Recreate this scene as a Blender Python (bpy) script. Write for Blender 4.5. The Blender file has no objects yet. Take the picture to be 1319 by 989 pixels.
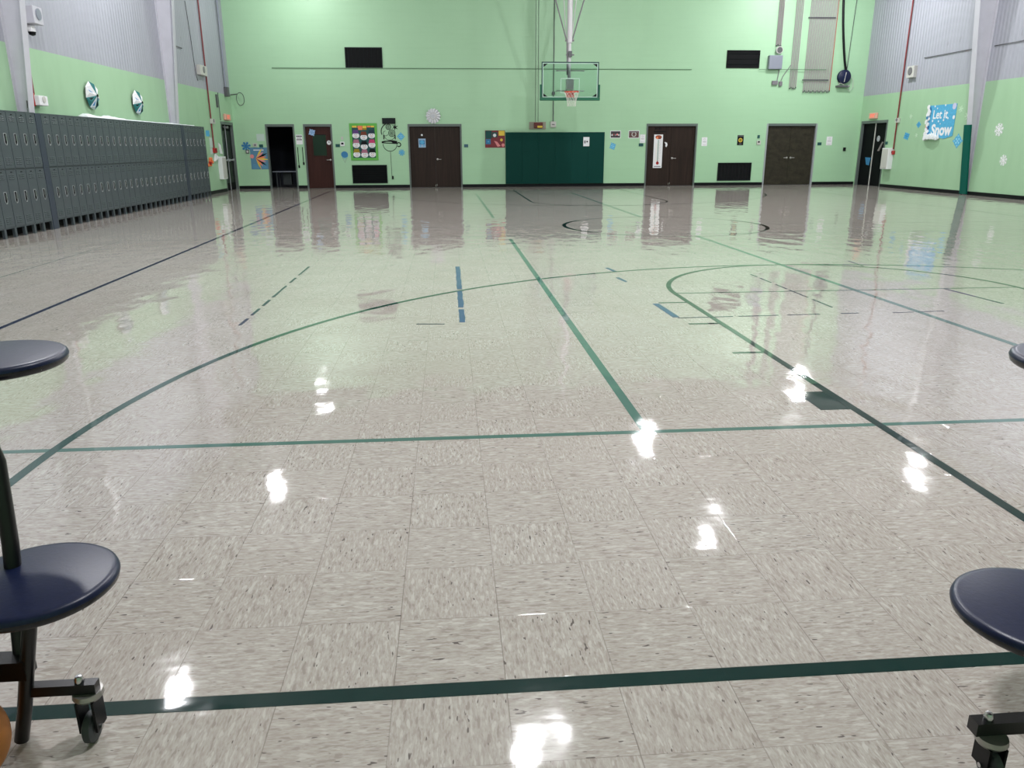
import bpy, math, random
from mathutils import Vector, Matrix
random.seed(7)
PI = math.pi
scn = bpy.context.scene
COL = scn.collection

# ------------------------------------------------------------------ camera
H_CAM, PITCH, YAW, ROLL, FPX = 1.40368, 0.29641, 0.07879, -0.00351, 1000.0
fw = Vector((math.sin(YAW) * math.cos(PITCH), math.cos(YAW) * math.cos(PITCH), -math.sin(PITCH)))
r0 = Vector((math.cos(YAW), -math.sin(YAW), 0)); u0 = r0.cross(fw)
rt = r0 * math.cos(ROLL) + u0 * math.sin(ROLL); up = -r0 * math.sin(ROLL) + u0 * math.cos(ROLL)
cam = bpy.data.cameras.new('camera'); co = bpy.data.objects.new('camera', cam); COL.objects.link(co)
cam.sensor_fit = 'HORIZONTAL'; cam.sensor_width = 36.0; cam.lens = FPX / 1319 * 36.0
cam.clip_start = 0.05; cam.clip_end = 100
m = Matrix((rt, up, -fw)).transposed().to_4x4(); m.translation = Vector((0, 0, H_CAM)); co.matrix_world = m
scn.camera = co

# room measures (metres)
XL, XR, YB, YF, ZC = -7.42, 15.30, 29.23, -3.2, 7.7
SPLIT = 3.13


class Frame:
    """a wall plane: a runs to the viewer's right, b is height, c comes out of the wall"""
    def __init__(s, o, u, n):
        s.o, s.u, s.n, s.v = Vector(o), Vector(u), Vector(n), Vector((0, 0, 1))
    def __call__(s, a, b, c=0.0):
        return s.o + s.u * a + s.v * b + s.n * c
    def px(s, x, y, c=0.0):
        d = fw + rt * ((x - 659.5) / FPX) - up * ((y - 494.5) / FPX)
        o = Vector((0, 0, H_CAM)); p0 = s.o + s.n * c
        t = (p0 - o).dot(s.n) / d.dot(s.n); p = o + d * t - s.o
        return (p.dot(s.u), p.dot(s.v))


BK = Frame((0, YB, 0), (1, 0, 0), (0, -1, 0))
LF = Frame((XL, 0, 0), (0, 1, 0), (1, 0, 0))
RG = Frame((XR, 0, 0), (0, -1, 0), (-1, 0, 0))
RD = Frame((XR + .07, 0, 0), (0, -1, 0), (-1, 0, 0))
FL = None


# ------------------------------------------------------------------ materials
def srgb(r, g, b):
    def c(v):
        v /= 255.0
        return v / 12.92 if v <= .04045 else ((v + .055) / 1.055) ** 2.4
    return (c(r), c(g), c(b), 1)


MATS = {}


def mat(name, col, rough=.5, metal=0.0, emit=0.0, spec=.5, coat=0.0, noise=0.0, nscale=8.0, bump=0.0, bscale=60.0, stretch=(1, 1, 1), trans=0.0):
    if name in MATS: return MATS[name]
    m = bpy.data.materials.new(name); m.use_nodes = True
    nt = m.node_tree; bs = nt.nodes['Principled BSDF']
    c = srgb(*col)
    if max(col) < 40 and spec == .5 and rough > .3: spec = .2
    bs.inputs['Base Color'].default_value = c
    bs.inputs['Roughness'].default_value = rough
    bs.inputs['Metallic'].default_value = metal
    bs.inputs['Specular IOR Level'].default_value = spec
    bs.inputs['Coat Weight'].default_value = coat
    if trans:
        bs.inputs['Transmission Weight'].default_value = trans
    if emit:
        bs.inputs['Emission Color'].default_value = c
        bs.inputs['Emission Strength'].default_value = emit
    tc = nt.nodes.new('ShaderNodeTexCoord'); mp = nt.nodes.new('ShaderNodeMapping')
    mp.inputs['Scale'].default_value = stretch
    nt.links.new(tc.outputs['Object'], mp.inputs['Vector'])
    if noise > 0:
        nz = nt.nodes.new('ShaderNodeTexNoise'); nz.inputs['Scale'].default_value = nscale; nz.inputs['Detail'].default_value = 5
        nt.links.new(mp.outputs[0], nz.inputs['Vector'])
        rp = nt.nodes.new('ShaderNodeValToRGB')
        rp.color_ramp.elements[0].position = .3; rp.color_ramp.elements[1].position = .7
        rp.color_ramp.elements[0].color = tuple(v * (1 - noise) for v in c[:3]) + (1,)
        rp.color_ramp.elements[1].color = tuple(min(1, v * (1 + noise)) for v in c[:3]) + (1,)
        nt.links.new(nz.outputs['Fac'], rp.inputs['Fac']); nt.links.new(rp.outputs['Color'], bs.inputs['Base Color'])
    if bump > 0:
        n2 = nt.nodes.new('ShaderNodeTexNoise'); n2.inputs['Scale'].default_value = bscale; n2.inputs['Detail'].default_value = 3
        nt.links.new(mp.outputs[0], n2.inputs['Vector'])
        b = nt.nodes.new('ShaderNodeBump'); b.inputs['Strength'].default_value = 1; b.inputs['Distance'].default_value = bump
        nt.links.new(n2.outputs['Fac'], b.inputs['Height']); nt.links.new(b.outputs['Normal'], bs.inputs['Normal'])
    MATS[name] = m
    return m


class NB:
    """tiny node builder"""
    def __init__(s, nt): s.nt = nt
    def n(s, t, **kw):
        nd = s.nt.nodes.new(t)
        for k, v in kw.items(): setattr(nd, k, v)
        return nd
    def put(s, sock, v):
        if hasattr(v, 'is_output') or isinstance(v, bpy.types.NodeSocket): s.nt.links.new(v, sock)
        else: sock.default_value = v
    def math(s, op, a, b=0.0, c=None):
        nd = s.n('ShaderNodeMath', operation=op)
        s.put(nd.inputs[0], a); s.put(nd.inputs[1], b)
        if c is not None: s.put(nd.inputs[2], c)
        return nd.outputs[0]
    def comb(s, x, y, z=0.0):
        nd = s.n('ShaderNodeCombineXYZ')
        for i, v in enumerate((x, y, z)): s.put(nd.inputs[i], v)
        return nd.outputs[0]
    def mixf(s, f, a, b):
        nd = s.n('ShaderNodeMix', data_type='FLOAT'); s.put(nd.inputs[0], f); s.put(nd.inputs[2], a); s.put(nd.inputs[3], b)
        return nd.outputs[0]
    def mixc(s, f, a, b):
        nd = s.n('ShaderNodeMix', data_type='RGBA'); s.put(nd.inputs[0], f); s.put(nd.inputs[6], a); s.put(nd.inputs[7], b)
        return nd.outputs[2]
    def noise(s, vec, scale=1.0, detail=2.0, rough=.5):
        nd = s.n('ShaderNodeTexNoise'); s.put(nd.inputs['Vector'], vec); nd.inputs['Scale'].default_value = scale
        nd.inputs['Detail'].default_value = detail; nd.inputs['Roughness'].default_value = rough
        return nd.outputs['Fac']
    def step(s, v, lo, hi):
        nd = s.n('ShaderNodeMapRange'); nd.clamp = True
        s.put(nd.inputs[0], v); nd.inputs[1].default_value = lo; nd.inputs[2].default_value = hi
        nd.inputs[3].default_value = 0; nd.inputs[4].default_value = 1
        return nd.outputs[0]


TILE, TX, TY = .3048, .42678, 2.41415


def floor_waves(nb, x, y):
    """the gentle waviness of the waxed floor, shared by tiles and painted lines (world metres)"""
    a = nb.noise(nb.comb(nb.math('MULTIPLY', x, 3.4), nb.math('MULTIPLY', y, 1.9)), 1.0, 1.5)
    b = nb.noise(nb.comb(nb.math('MULTIPLY', x, 9.0), nb.math('MULTIPLY', y, 20.0), 3.3), 1.0, 1.0)
    c = nb.noise(nb.comb(x, y, 7.7), 190.0, 2.0)
    # each tile sits at a slightly different tilt
    tx = nb.math('DIVIDE', nb.math('SUBTRACT', x, TX), TILE); ty = nb.math('DIVIDE', nb.math('SUBTRACT', y, TY), TILE)
    ix = nb.math('FLOOR', tx); iy = nb.math('FLOOR', ty)
    fx = nb.math('SUBTRACT', tx, ix); fy = nb.math('SUBTRACT', ty, iy)
    wn = nb.n('ShaderNodeTexWhiteNoise', noise_dimensions='2D'); nb.put(wn.inputs['Vector'], nb.comb(ix, iy))
    wn2 = nb.n('ShaderNodeTexWhiteNoise', noise_dimensions='2D'); nb.put(wn2.inputs['Vector'], nb.comb(iy, nb.math('ADD', ix, 31.0)))
    tilt = nb.math('MULTIPLY', nb.math('SUBTRACT', wn.outputs['Value'], .5), nb.math('SUBTRACT', fy, .5))
    tilt2 = nb.math('MULTIPLY', nb.math('SUBTRACT', wn2.outputs['Value'], .5), nb.math('SUBTRACT', fx, .5))
    h = nb.math('MULTIPLY', a, .0062)
    h = nb.math('ADD', h, nb.math('MULTIPLY', b, .0003))
    h = nb.math('ADD', h, nb.math('MULTIPLY', c, .0000075))
    h = nb.math('ADD', h, nb.math('MULTIPLY', tilt, .0008))
    h = nb.math('ADD', h, nb.math('MULTIPLY', tilt2, .0005))
    return h, ix, iy, fx, fy, wn.outputs['Value']


def floor_material():
    m = bpy.data.materials.new('waxed_tile'); m.use_nodes = True
    nt = m.node_tree; bs = nt.nodes['Principled BSDF']; nb = NB(nt)
    g = nb.n('ShaderNodeNewGeometry'); sp = nb.n('ShaderNodeSeparateXYZ'); nt.links.new(g.outputs['Position'], sp.inputs[0])
    x, y = sp.outputs[0], sp.outputs[1]
    h, ix, iy, fx, fy, rnd = floor_waves(nb, x, y)
    par = nb.math('FLOORED_MODULO', nb.math('ADD', ix, iy), 2.0)      # 1 -> flecks run along Y
    la = nb.mixf(par, x, y); lb = nb.mixf(par, y, x)                   # la: along the flecks, lb: across
    z = nb.math('MULTIPLY', rnd, 40.0)
    chip = nb.noise(nb.comb(nb.math('MULTIPLY', la, 38.0), nb.math('MULTIPLY', lb, 150.0), z), 1.0, 3.0, .6)
    chip2 = nb.noise(nb.comb(nb.math('MULTIPLY', la, 22.0), nb.math('MULTIPLY', lb, 85.0), nb.math('ADD', z, 9.0)), 1.0, 2.0, .5)
    dark = nb.noise(nb.comb(nb.math('MULTIPLY', la, 30.0), nb.math('MULTIPLY', lb, 105.0), nb.math('ADD', z, 21.0)), 1.0, 1.0, .4)
    c = nb.mixc(nb.step(chip, .35, .65), srgb(170, 162, 154), srgb(190, 185, 178))
    c = nb.mixc(nb.step(chip2, .58, .66), c, srgb(199, 196, 189))
    c = nb.mixc(nb.step(chip2, .41, .33), c, srgb(158, 150, 142))
    c = nb.mixc(nb.step(dark, .715, .745), c, srgb(96, 90, 88))
    tint = nb.noise(nb.comb(x, y, 5.0), .9, 3.0)
    c = nb.mixc(nb.math('MULTIPLY', nb.step(tint, .4, .75), .16), c, srgb(140, 125, 110))
    c = nb.mixc(nb.math('MULTIPLY', rnd, .12), c, srgb(178, 165, 158))
    ex = nb.math('MINIMUM', fx, nb.math('SUBTRACT', 1.0, fx)); ey = nb.math('MINIMUM', fy, nb.math('SUBTRACT', 1.0, fy))
    e = nb.math('MINIMUM', ex, nb.math('MULTIPLY', ey, 1.6))
    gap = nb.step(e, .0065, .0025)
    gapn = nb.step(nb.noise(nb.comb(x, y, 2.0), 2.2, 2.0), .3, .6)
    c = nb.mixc(nb.math('MULTIPLY', gap, nb.math('ADD', .15, nb.math('MULTIPLY', gapn, .4))), c, srgb(96, 86, 78))
    nb.put(bs.inputs['Base Color'], c)
    sc = nb.noise(nb.comb(x, y, 1.0), 1.3, 4.0, .6)
    nb.put(bs.inputs['Roughness'], nb.math('ADD', .028, nb.math('MULTIPLY', nb.step(sc, .35, .8), .04)))
    bs.inputs['IOR'].default_value = 1.6
    hh = nb.math('SUBTRACT', h, nb.math('MULTIPLY', gap, .00006))
    b = nb.n('ShaderNodeBump'); b.inputs['Strength'].default_value = 1.0; b.inputs['Distance'].default_value = 1.0
    nb.put(b.inputs['Height'], hh); nt.links.new(b.outputs['Normal'], bs.inputs['Normal'])
    return m


def paint_material(name, col, worn=0.0):
    if name in MATS: return MATS[name]
    m = bpy.data.materials.new(name); m.use_nodes = True
    nt = m.node_tree; bs = nt.nodes['Principled BSDF']; nb = NB(nt)
    g = nb.n('ShaderNodeNewGeometry'); sp = nb.n('ShaderNodeSeparateXYZ'); nt.links.new(g.outputs['Position'], sp.inputs[0])
    x, y = sp.outputs[0], sp.outputs[1]
    h = floor_waves(nb, x, y)[0]
    nz = nb.noise(nb.comb(x, y, 4.0), 14.0, 4.0, .6)
    c = srgb(*col)
    lt = tuple(v * (1 - .12) + .3 * .12 for v in c[:3]) + (1,)
    nb.put(bs.inputs['Base Color'], nb.mixc(nb.math('MULTIPLY', nb.step(nz, .45, .8), .15 + worn), c, lt))
    bs.inputs['Roughness'].default_value = .04
    b = nb.n('ShaderNodeBump'); b.inputs['Strength'].default_value = 1.0; b.inputs['Distance'].default_value = 1.0
    nb.put(b.inputs['Height'], h); nt.links.new(b.outputs['Normal'], bs.inputs['Normal'])
    MATS[name] = m
    return m


def block_material():
    """painted masonry: thin horizontal courses and faint vertical joints"""
    m = bpy.data.materials.new('green_painted_block'); m.use_nodes = True
    nt = m.node_tree; bs = nt.nodes['Principled BSDF']; nb = NB(nt)
    g = nb.n('ShaderNodeNewGeometry'); sp = nb.n('ShaderNodeSeparateXYZ'); nt.links.new(g.outputs['Position'], sp.inputs[0])
    x, z = sp.outputs[0], sp.outputs[2]
    br = nb.n('ShaderNodeTexBrick'); br.offset = .5
    nb.put(br.inputs['Vector'], nb.comb(x, z)); br.inputs['Scale'].default_value = 1
    br.inputs['Brick Width'].default_value = .406; br.inputs['Row Height'].default_value = .203
    br.inputs['Mortar Size'].default_value = .006; br.inputs['Mortar Smooth'].default_value = .6
    nz = nb.noise(nb.comb(x, z), .5, 4.0)
    hz = nb.noise(nb.comb(nb.math('MULTIPLY', x, .8), nb.math('MULTIPLY', z, 9.0)), 1.0, 3.0)
    c = nb.mixc(nb.step(nz, .35, .7), srgb(*GREEN), srgb(GREEN[0] + 4, GREEN[1] + 4, GREEN[2] + 4))
    c = nb.mixc(nb.math('MULTIPLY', nb.step(hz, .5, .8), .14), c, srgb(GREEN[0] - 16, GREEN[1] - 16, GREEN[2] - 16))
    c = nb.mixc(nb.math('MULTIPLY', br.outputs['Fac'], .10), c, srgb(GREEN[0] - 26, GREEN[1] - 24, GREEN[2] - 26))
    nb.put(bs.inputs['Base Color'], c); bs.inputs['Roughness'].default_value = .45
    b = nb.n('ShaderNodeBump'); b.inputs['Strength'].default_value = .5; b.inputs['Distance'].default_value = .002; b.invert = True
    nb.put(b.inputs['Height'], br.outputs['Fac']); nt.links.new(b.outputs['Normal'], bs.inputs['Normal'])
    return m


def liner_material(name, colr, ribs):
    """side wall sheets; ribs=True for the corrugated white liner"""
    m = bpy.data.materials.new(name); m.use_nodes = True
    nt = m.node_tree; bs = nt.nodes['Principled BSDF']; nb = NB(nt)
    g = nb.n('ShaderNodeNewGeometry'); sp = nb.n('ShaderNodeSeparateXYZ'); nt.links.new(g.outputs['Position'], sp.inputs[0])
    y, z = sp.outputs[1], sp.outputs[2]
    nz = nb.noise(nb.comb(nb.math('MULTIPLY', y, 2.5), nb.math('MULTIPLY', z, .6)), 1.0, 5.0)
    dk = tuple(v - 20 for v in colr)
    c = nb.mixc(nb.math('MULTIPLY', nb.step(nz, .45, .8), .35), srgb(*colr), srgb(*dk))
    if ribs:
        w = nb.math('SINE', nb.math('MULTIPLY', y, 2 * PI / .152))
        c = nb.mixc(nb.math('MULTIPLY', nb.step(w, .55, 1.0), .14), c, srgb(colr[0] - 45, colr[1] - 45, colr[2] - 40))
        sp2 = nb.noise(nb.comb(nb.math('MULTIPLY', y, 5.0), nb.math('MULTIPLY', z, 2.2), 8.0), 1.0, 2.0)
        c = nb.mixc(nb.math('MULTIPLY', nb.step(sp2, .72, .76), .5), c, srgb(130, 130, 135))
        b = nb.n('ShaderNodeBump'); b.inputs['Strength'].default_value = 1; b.inputs['Distance'].default_value = .004
        nb.put(b.inputs['Height'], w); nt.links.new(b.outputs['Normal'], bs.inputs['Normal'])
    nb.put(bs.inputs['Base Color'], c); bs.inputs['Roughness'].default_value = .5
    return m


def wood_material(name, c1, c2, wav=False):
    if name in MATS: return MATS[name]
    m = bpy.data.materials.new(name); m.use_nodes = True
    nt = m.node_tree; bs = nt.nodes['Principled BSDF']; nb = NB(nt)
    g = nb.n('ShaderNodeNewGeometry'); sp = nb.n('ShaderNodeSeparateXYZ'); nt.links.new(g.outputs['Position'], sp.inputs[0])
    x, z = sp.outputs[0], sp.outputs[2]
    if wav: f = nb.noise(nb.comb(nb.math('MULTIPLY', x, 5.0), nb.math('MULTIPLY', z, 6.0)), 1.0, 6.0, .65)
    else: f = nb.noise(nb.comb(nb.math('MULTIPLY', x, 16.0), nb.math('MULTIPLY', z, .7)), 1.0, 4.0, .6)
    nb.put(bs.inputs['Base Color'], nb.mixc(nb.step(f, .32, .68), srgb(*c1), srgb(*c2)))
    bs.inputs['Roughness'].default_value = .5; bs.inputs['Specular IOR Level'].default_value = .18
    MATS[name] = m
    return m


GREEN = (160, 200, 162)
M_floor = floor_material()
M_block = block_material()
M_green = liner_material('green_painted_sheet', (155, 190, 155), False)
M_liner = liner_material('white_corrugated_liner', (160, 162, 172), True)
M_ceil = mat('ceiling_white', (176, 174, 172), .9, noise=.1, nscale=1)
M_black = mat('black_vinyl', (12, 14, 18), .4)
M_steel = mat('white_painted_steel', (188, 188, 196), .45, noise=.05, nscale=3)
M_frame = mat('grey_door_frame', (92, 102, 98), .45)
M_framelight = mat('pale_grey_frame', (150, 155, 158), .45)
M_locker = mat('locker_grey', (70, 78, 83), .38, noise=.06, nscale=5, bump=.0004, bscale=20)
M_lockerdk = mat('locker_shadow_grey', (48, 54, 58), .5)
M_filler = mat('slate_blue_filler', (50, 58, 72), .45)
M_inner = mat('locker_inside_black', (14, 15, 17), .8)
M_handle = mat('handle_bezel', (150, 156, 156), .4)
M_chrome = mat('chrome', (205, 205, 208), .2, metal=1)
M_nickel = mat('nickel', (175, 172, 168), .35, metal=.8)
M_white = mat('white_paper', (225, 226, 228), .7)
M_offw = mat('offwhite_plastic', (190, 190, 184), .5)
M_ink = mat('black_ink', (16, 17, 20), .6)
M_blk = mat('black_plastic', (14, 15, 18), .4)
M_pad = mat('dark_green_vinyl', (0, 58, 51), .6, spec=.15, bump=.0006, bscale=9)
M_ppad = mat('green_post_vinyl', (0, 84, 72), .55, spec=.2)
M_teal = mat('teal_paper', (20, 105, 105), .6)
M_blue = mat('blue_paper', (80, 165, 205), .6, noise=.12, nscale=18)
M_blued = mat('deep_blue_paper', (48, 118, 165), .6)
M_red = mat('red_paint', (165, 30, 28), .4)
M_maroon = mat('maroon_paper', (122, 42, 50), .6)
M_yellow = mat('yellow_paper', (225, 195, 70), .6)
M_orange = mat('orange_paper', (235, 130, 80), .6)
M_pink = mat('pink_paper', (225, 140, 140), .6)
M_purple = mat('purple_felt', (90, 60, 120), .8)
M_magenta = mat('magenta_felt', (190, 60, 105), .8)
M_rose = mat('rose_felt', (165, 105, 125), .8)
M_brown = mat('brown_felt', (112, 54, 36), .8)
M_must = mat('mustard_felt', (150, 130, 30), .8)
M_navyf = mat('navy_felt', (30, 50, 66), .8)
M_lime = mat('lime_border', (92, 170, 70), .6)
M_board = mat('dark_teal_board', (26, 78, 76), .8)
M_wood = wood_material('walnut_veneer', (36, 27, 23), (50, 38, 32))
M_woodred = wood_material('red_brown_veneer', (48, 25, 22), (62, 34, 29))
M_woodburl = wood_material('burl_veneer', (38, 36, 30), (58, 54, 43), True)
M_dark = mat('unlit_room_shade', (40, 44, 54), .9)  # dark wall colour stands in for the shade of the unlit room
M_dleaf = mat('black_painted_door', (9, 10, 14), .6, spec=.08)
M_conduit = mat('conduit_grey', (125, 122, 126), .4, metal=.3)
M_conduitdk = mat('conduit_dark_grey', (80, 82, 84), .5)  # darker grey of cords, rods, boxes and fittings
M_conlt = mat('conduit_mauve_grey', (160, 148, 152), .45)
M_elbox = mat('steel_box_grey', (135, 140, 152), .4, metal=.2)
M_navy = mat('navy_blue_plastic', (19, 28, 60), .36, spec=.35, bump=.0003, bscale=110, noise=.12, nscale=60)
M_navyrim = mat('navy_black_edge', (10, 14, 26), .25)
M_tube = mat('black_powder_coat', (9, 9, 13), .3, bump=.0002, bscale=250)
M_rubber = mat('grey_caster_rubber', (62, 66, 70), .55)
M_ball = mat('orange_ball_rubber', (196, 122, 52), .6, bump=.0008, bscale=420)
M_rim = mat('orange_red_rim', (205, 62, 40), .35)
M_net = mat('white_net_cord', (215, 215, 205), .8)
M_mast = mat('white_mast_paint', (200, 198, 200), .4)
M_glass = mat('clear_backboard', (225, 240, 236), .02, trans=1.0)
M_glass.node_tree.nodes['Principled BSDF'].inputs['IOR'].default_value = 1.02
M_wglass = mat('dark_wired_glass', (24, 44, 34), .15)
M_louver = mat('black_louver', (16, 24, 26), .5)
M_cotton = mat('white_cotton', (225, 230, 232), .95, bump=.01, bscale=30)
M_lens = mat('lamp_lens', (255, 250, 255), .5, emit=1)
M_exit = mat('exit_glow', (255, 120, 100), .5, emit=.3)
M_exitw = mat('exit_face', (215, 165, 145), .5)
P_dgreen = paint_material('dark_green_line_paint', (0, 44, 41), -.1)
P_green = paint_material('green_line_paint', (4, 68, 56), -.08)
P_pale = paint_material('worn_green_line_paint', (76, 114, 104), .15)
P_black = paint_material('black_line_paint', (18, 26, 26))
P_navy = paint_material('navy_line_paint', (14, 26, 66))
P_tape = paint_material('blue_tape', (34, 66, 120), .1)


# ------------------------------------------------------------------ mesh builder
class MB:
    def __init__(s): s.v, s.f, s.m, s.mats = [], [], [], []
    def mi(s, m):
        if m not in s.mats: s.mats.append(m)
        return s.mats.index(m)
    def add(s, vs, fs, m):
        o = len(s.v); s.v += [Vector(p) for p in vs]; k = s.mi(m)
        for f in fs: s.f.append([i + o for i in f]); s.m.append(k)
        return s
    def box(s, x0, x1, y0, y1, z0, z1, m):
        x0, x1 = sorted((x0, x1)); y0, y1 = sorted((y0, y1)); z0, z1 = sorted((z0, z1))
        vs = [(x, y, z) for x in (x0, x1) for y in (y0, y1) for z in (z0, z1)]
        return s.add(vs, [(0, 1, 3, 2), (4, 6, 7, 5), (0, 4, 5, 1), (2, 3, 7, 6), (0, 2, 6, 4), (1, 5, 7, 3)], m)
    def fbox(s, F, a0, a1, b0, b1, c0, c1, m):
        return s.poly(F, [(a0, b0), (a1, b0), (a1, b1), (a0, b1)], c0, c1, m)
    def poly(s, F, pts, c0, c1, m):
        """prism: outline in a wall frame between two distances from the wall"""
        ar = sum(pts[i - 1][0] * pts[i][1] - pts[i][0] * pts[i - 1][1] for i in range(len(pts)))
        if ar < 0: pts = pts[::-1]
        n = len(pts)
        vs = [F(a, b, c0) for a, b in pts] + [F(a, b, c1) for a, b in pts]
        fs = [tuple(range(n))[::-1], tuple(range(n, 2 * n))] + [(i, (i + 1) % n, n + (i + 1) % n, n + i) for i in range(n)]
        return s.add(vs, fs, m)
    def disc(s, F, a, b, r, c0, c1, m, n=24, ry=None):
        ry = ry or r
        return s.poly(F, [(a + r * math.cos(2 * PI * i / n), b + ry * math.sin(2 * PI * i / n)) for i in range(n)], c0, c1, m)
    def ring(s, F, a, b, r0, r1, c0, c1, m, n=28, t0=0, t1=2 * PI):
        k = n if t1 - t0 > 6.28 else n
        for i in range(k):
            p, q = t0 + (t1 - t0) * i / k, t0 + (t1 - t0) * (i + 1) / k
            s.poly(F, [(a + r * math.cos(t), b + r * math.sin(t)) for r, t in ((r0, p), (r1, p), (r1, q), (r0, q))], c0, c1, m)
        return s
    def tube(s, pts, r, m, n=10, caps=True, square=False):
        pts = [Vector(p) for p in pts]; rings = []
        if square: n = 4
        prev = None
        for i, p in enumerate(pts):
            t = ((pts[min(i + 1, len(pts) - 1)] - pts[max(i - 1, 0)])).normalized()
            a = Vector((0, 0, 1)) if abs(t.z) < .95 else Vector((0, 1, 0))
            if prev is None: u = t.cross(a).normalized()
            else: u = (prev - t * prev.dot(t)).normalized()
            prev = u; w = t.cross(u)
            rr = r[i] if isinstance(r, (list, tuple)) else r
            off = PI / 4 if square else 0; rr2 = rr * (1.414 if square else 1)
            rings.append([p + (u * math.cos(off + 2 * PI * k / n) + w * math.sin(off + 2 * PI * k / n)) * rr2 for k in range(n)])
        vs = [v for g in rings for v in g]; fs = []
        for i in range(len(rings) - 1):
            for k in range(n):
                fs.append((i * n + k, i * n + (k + 1) % n, (i + 1) * n + (k + 1) % n, (i + 1) * n + k))
        if caps: fs += [tuple(range(n))[::-1], tuple(range((len(rings) - 1) * n, len(rings) * n))]
        return s.add(vs, fs, m)
    def lathe(s, prof, o, m, n=32, ax=(0, 0, 1), mats=None):
        """profile [(radius, height)] turned about an axis through o"""
        ax = Vector(ax).normalized(); a = Vector((1, 0, 0)) if abs(ax.x) < .9 else Vector((0, 1, 0))
        u = ax.cross(a).normalized(); w = ax.cross(u); o = Vector(o)
        for i in range(len(prof) - 1):
            (r0_, h0), (r1_, h1) = prof[i], prof[i + 1]; mm = mats[i] if mats else m
            ring0 = [o + ax * h0 + (u * math.cos(2 * PI * k / n) + w * math.sin(2 * PI * k / n)) * r0_ for k in range(n)]
            ring1 = [o + ax * h1 + (u * math.cos(2 * PI * k / n) + w * math.sin(2 * PI * k / n)) * r1_ for k in range(n)]
            s.add(ring0 + ring1, [(k, (k + 1) % n, n + (k + 1) % n, n + k) for k in range(n)], mm)
        return s
    def build(s, name, parent=None, smooth=False, bevel=0.0, weld=True):
        xs = [p.x for p in s.v]; ys = [p.y for p in s.v]; zs = [p.z for p in s.v]
        o = Vector(((min(xs) + max(xs)) / 2, (min(ys) + max(ys)) / 2, min(zs)))
        me = bpy.data.meshes.new(name); me.from_pydata([tuple(p - o) for p in s.v], [], s.f)
        for mm in s.mats: me.materials.append(mm)
        for i, p in enumerate(me.polygons): p.material_index = s.m[i]; p.use_smooth = smooth
        if weld and smooth:
            import bmesh
            bm = bmesh.new(); bm.from_mesh(me); bmesh.ops.remove_doubles(bm, verts=bm.verts, dist=1e-5); 
            bmesh.ops.recalc_face_normals(bm, faces=bm.faces); bm.to_mesh(me); bm.free()
            try: me.set_sharp_from_angle(angle=math.radians(40))
            except Exception: pass
        me.update()
        ob = bpy.data.objects.new(name, me); COL.objects.link(ob)
        if bevel:
            b = ob.modifiers.new('bevel', 'BEVEL'); b.width = bevel; b.segments = 2; b.limit_method = 'ANGLE'
        if parent is not None:
            ob.parent = parent; pw = WPOS.get(parent.name, Vector()); ob.location = o - pw
        else: ob.location = o
        WPOS[ob.name] = o
        return ob


WPOS = {}


def tag(o, label, cat, group=None, kind=None):
    if label: o['label'] = label
    if cat: o['category'] = cat
    if group: o['group'] = group
    if kind: o['kind'] = kind
    return o


def thing(name, loc, label, cat, group=None):
    o = bpy.data.objects.new(name, None); COL.objects.link(o); o.location = loc; o.empty_display_size = .1
    WPOS[o.name] = Vector(loc)
    return tag(o, label, cat, group)


def struct(ob, label=None):
    ob['kind'] = 'structure'
    if label: ob['label'] = label
    return ob


def text_on(mb, F, s, a, b, size, c0, m, align='CENTER', bold=.0, shear=0.0):
    """lettering lying in a wall frame at distance c0"""
    cu = bpy.data.curves.new('t', 'FONT'); cu.body = s; cu.size = size; cu.align_x = align; cu.align_y = 'CENTER'
    cu.offset = bold; cu.shear = shear; cu.resolution_u = 3
    ob = bpy.data.objects.new('t', cu); COL.objects.link(ob)
    dg = bpy.context.evaluated_depsgraph_get(); me = bpy.data.meshes.new_from_object(ob.evaluated_get(dg))
    vs = [F(a + v.co.x, b + v.co.y, c0) for v in me.vertices]; fs = [tuple(p.vertices) for p in me.polygons]
    bpy.data.objects.remove(ob); bpy.data.curves.remove(cu); bpy.data.meshes.remove(me)
    mb.add(vs, fs, m)


def pxbox(F, x0, y0, x1, y1, c=0.0):
    """a rectangle on a wall from opposite corners seen in the photo -> a0,a1,b0,b1"""
    xm, ym = (x0 + x1) / 2, (y0 + y1) / 2
    a0 = F.px(x0, ym, c)[0]; a1 = F.px(x1, ym, c)[0]; b1 = F.px(xm, y0, c)[1]; b0 = F.px(xm, y1, c)[1]
    return a0, a1, b0, b1


# ------------------------------------------------------------------ room shell
fl = MB().box(XL - 3.5, XR + 3.5, YF - .2, YB + 3.5, -.2, 0, M_floor).build('floor'); struct(fl, 'waxed beige speckled tile floor with court lines')
struct(MB().box(XL - 3.5, XR + 3.5, YF - .2, YB + 3.5, ZC, ZC + .2, M_ceil).build('ceiling'))

# openings in the far wall: outer frame edges and height (metres)
def door_px(xt0, xt1, xb0, xb1, yt=158.7, yb=241):
    a0 = (BK.px(xt0, yt)[0] + BK.px(xb0, yb)[0]) / 2; a1 = (BK.px(xt1, yt)[0] + BK.px(xb1, yb)[0]) / 2
    return a0, a1
D1 = door_px(340.8, 378.4, 348.6, 385.2); D2 = door_px(389.2, 426.9, 397.2, 432.8)
D3 = door_px(524.6, 594.2, 528.3, 596.3); D4 = door_px(832.9, 898.9, 829.6, 893.8, yb=240); D5 = door_px(988.3, 1053.1, 981.2, 1045.4, 157.2, 237.3)
DH = 2.19
ops = sorted([D1, D2, D3, D4, D5])
VT = [pxbox(BK, 444.5, 61, 492.5, 87.5), pxbox(BK, 936, 64.8, 978.3, 87.8), pxbox(BK, 454, 212.4, 499, 236), pxbox(BK, 924, 209.5, 967, 232.5)]
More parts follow.
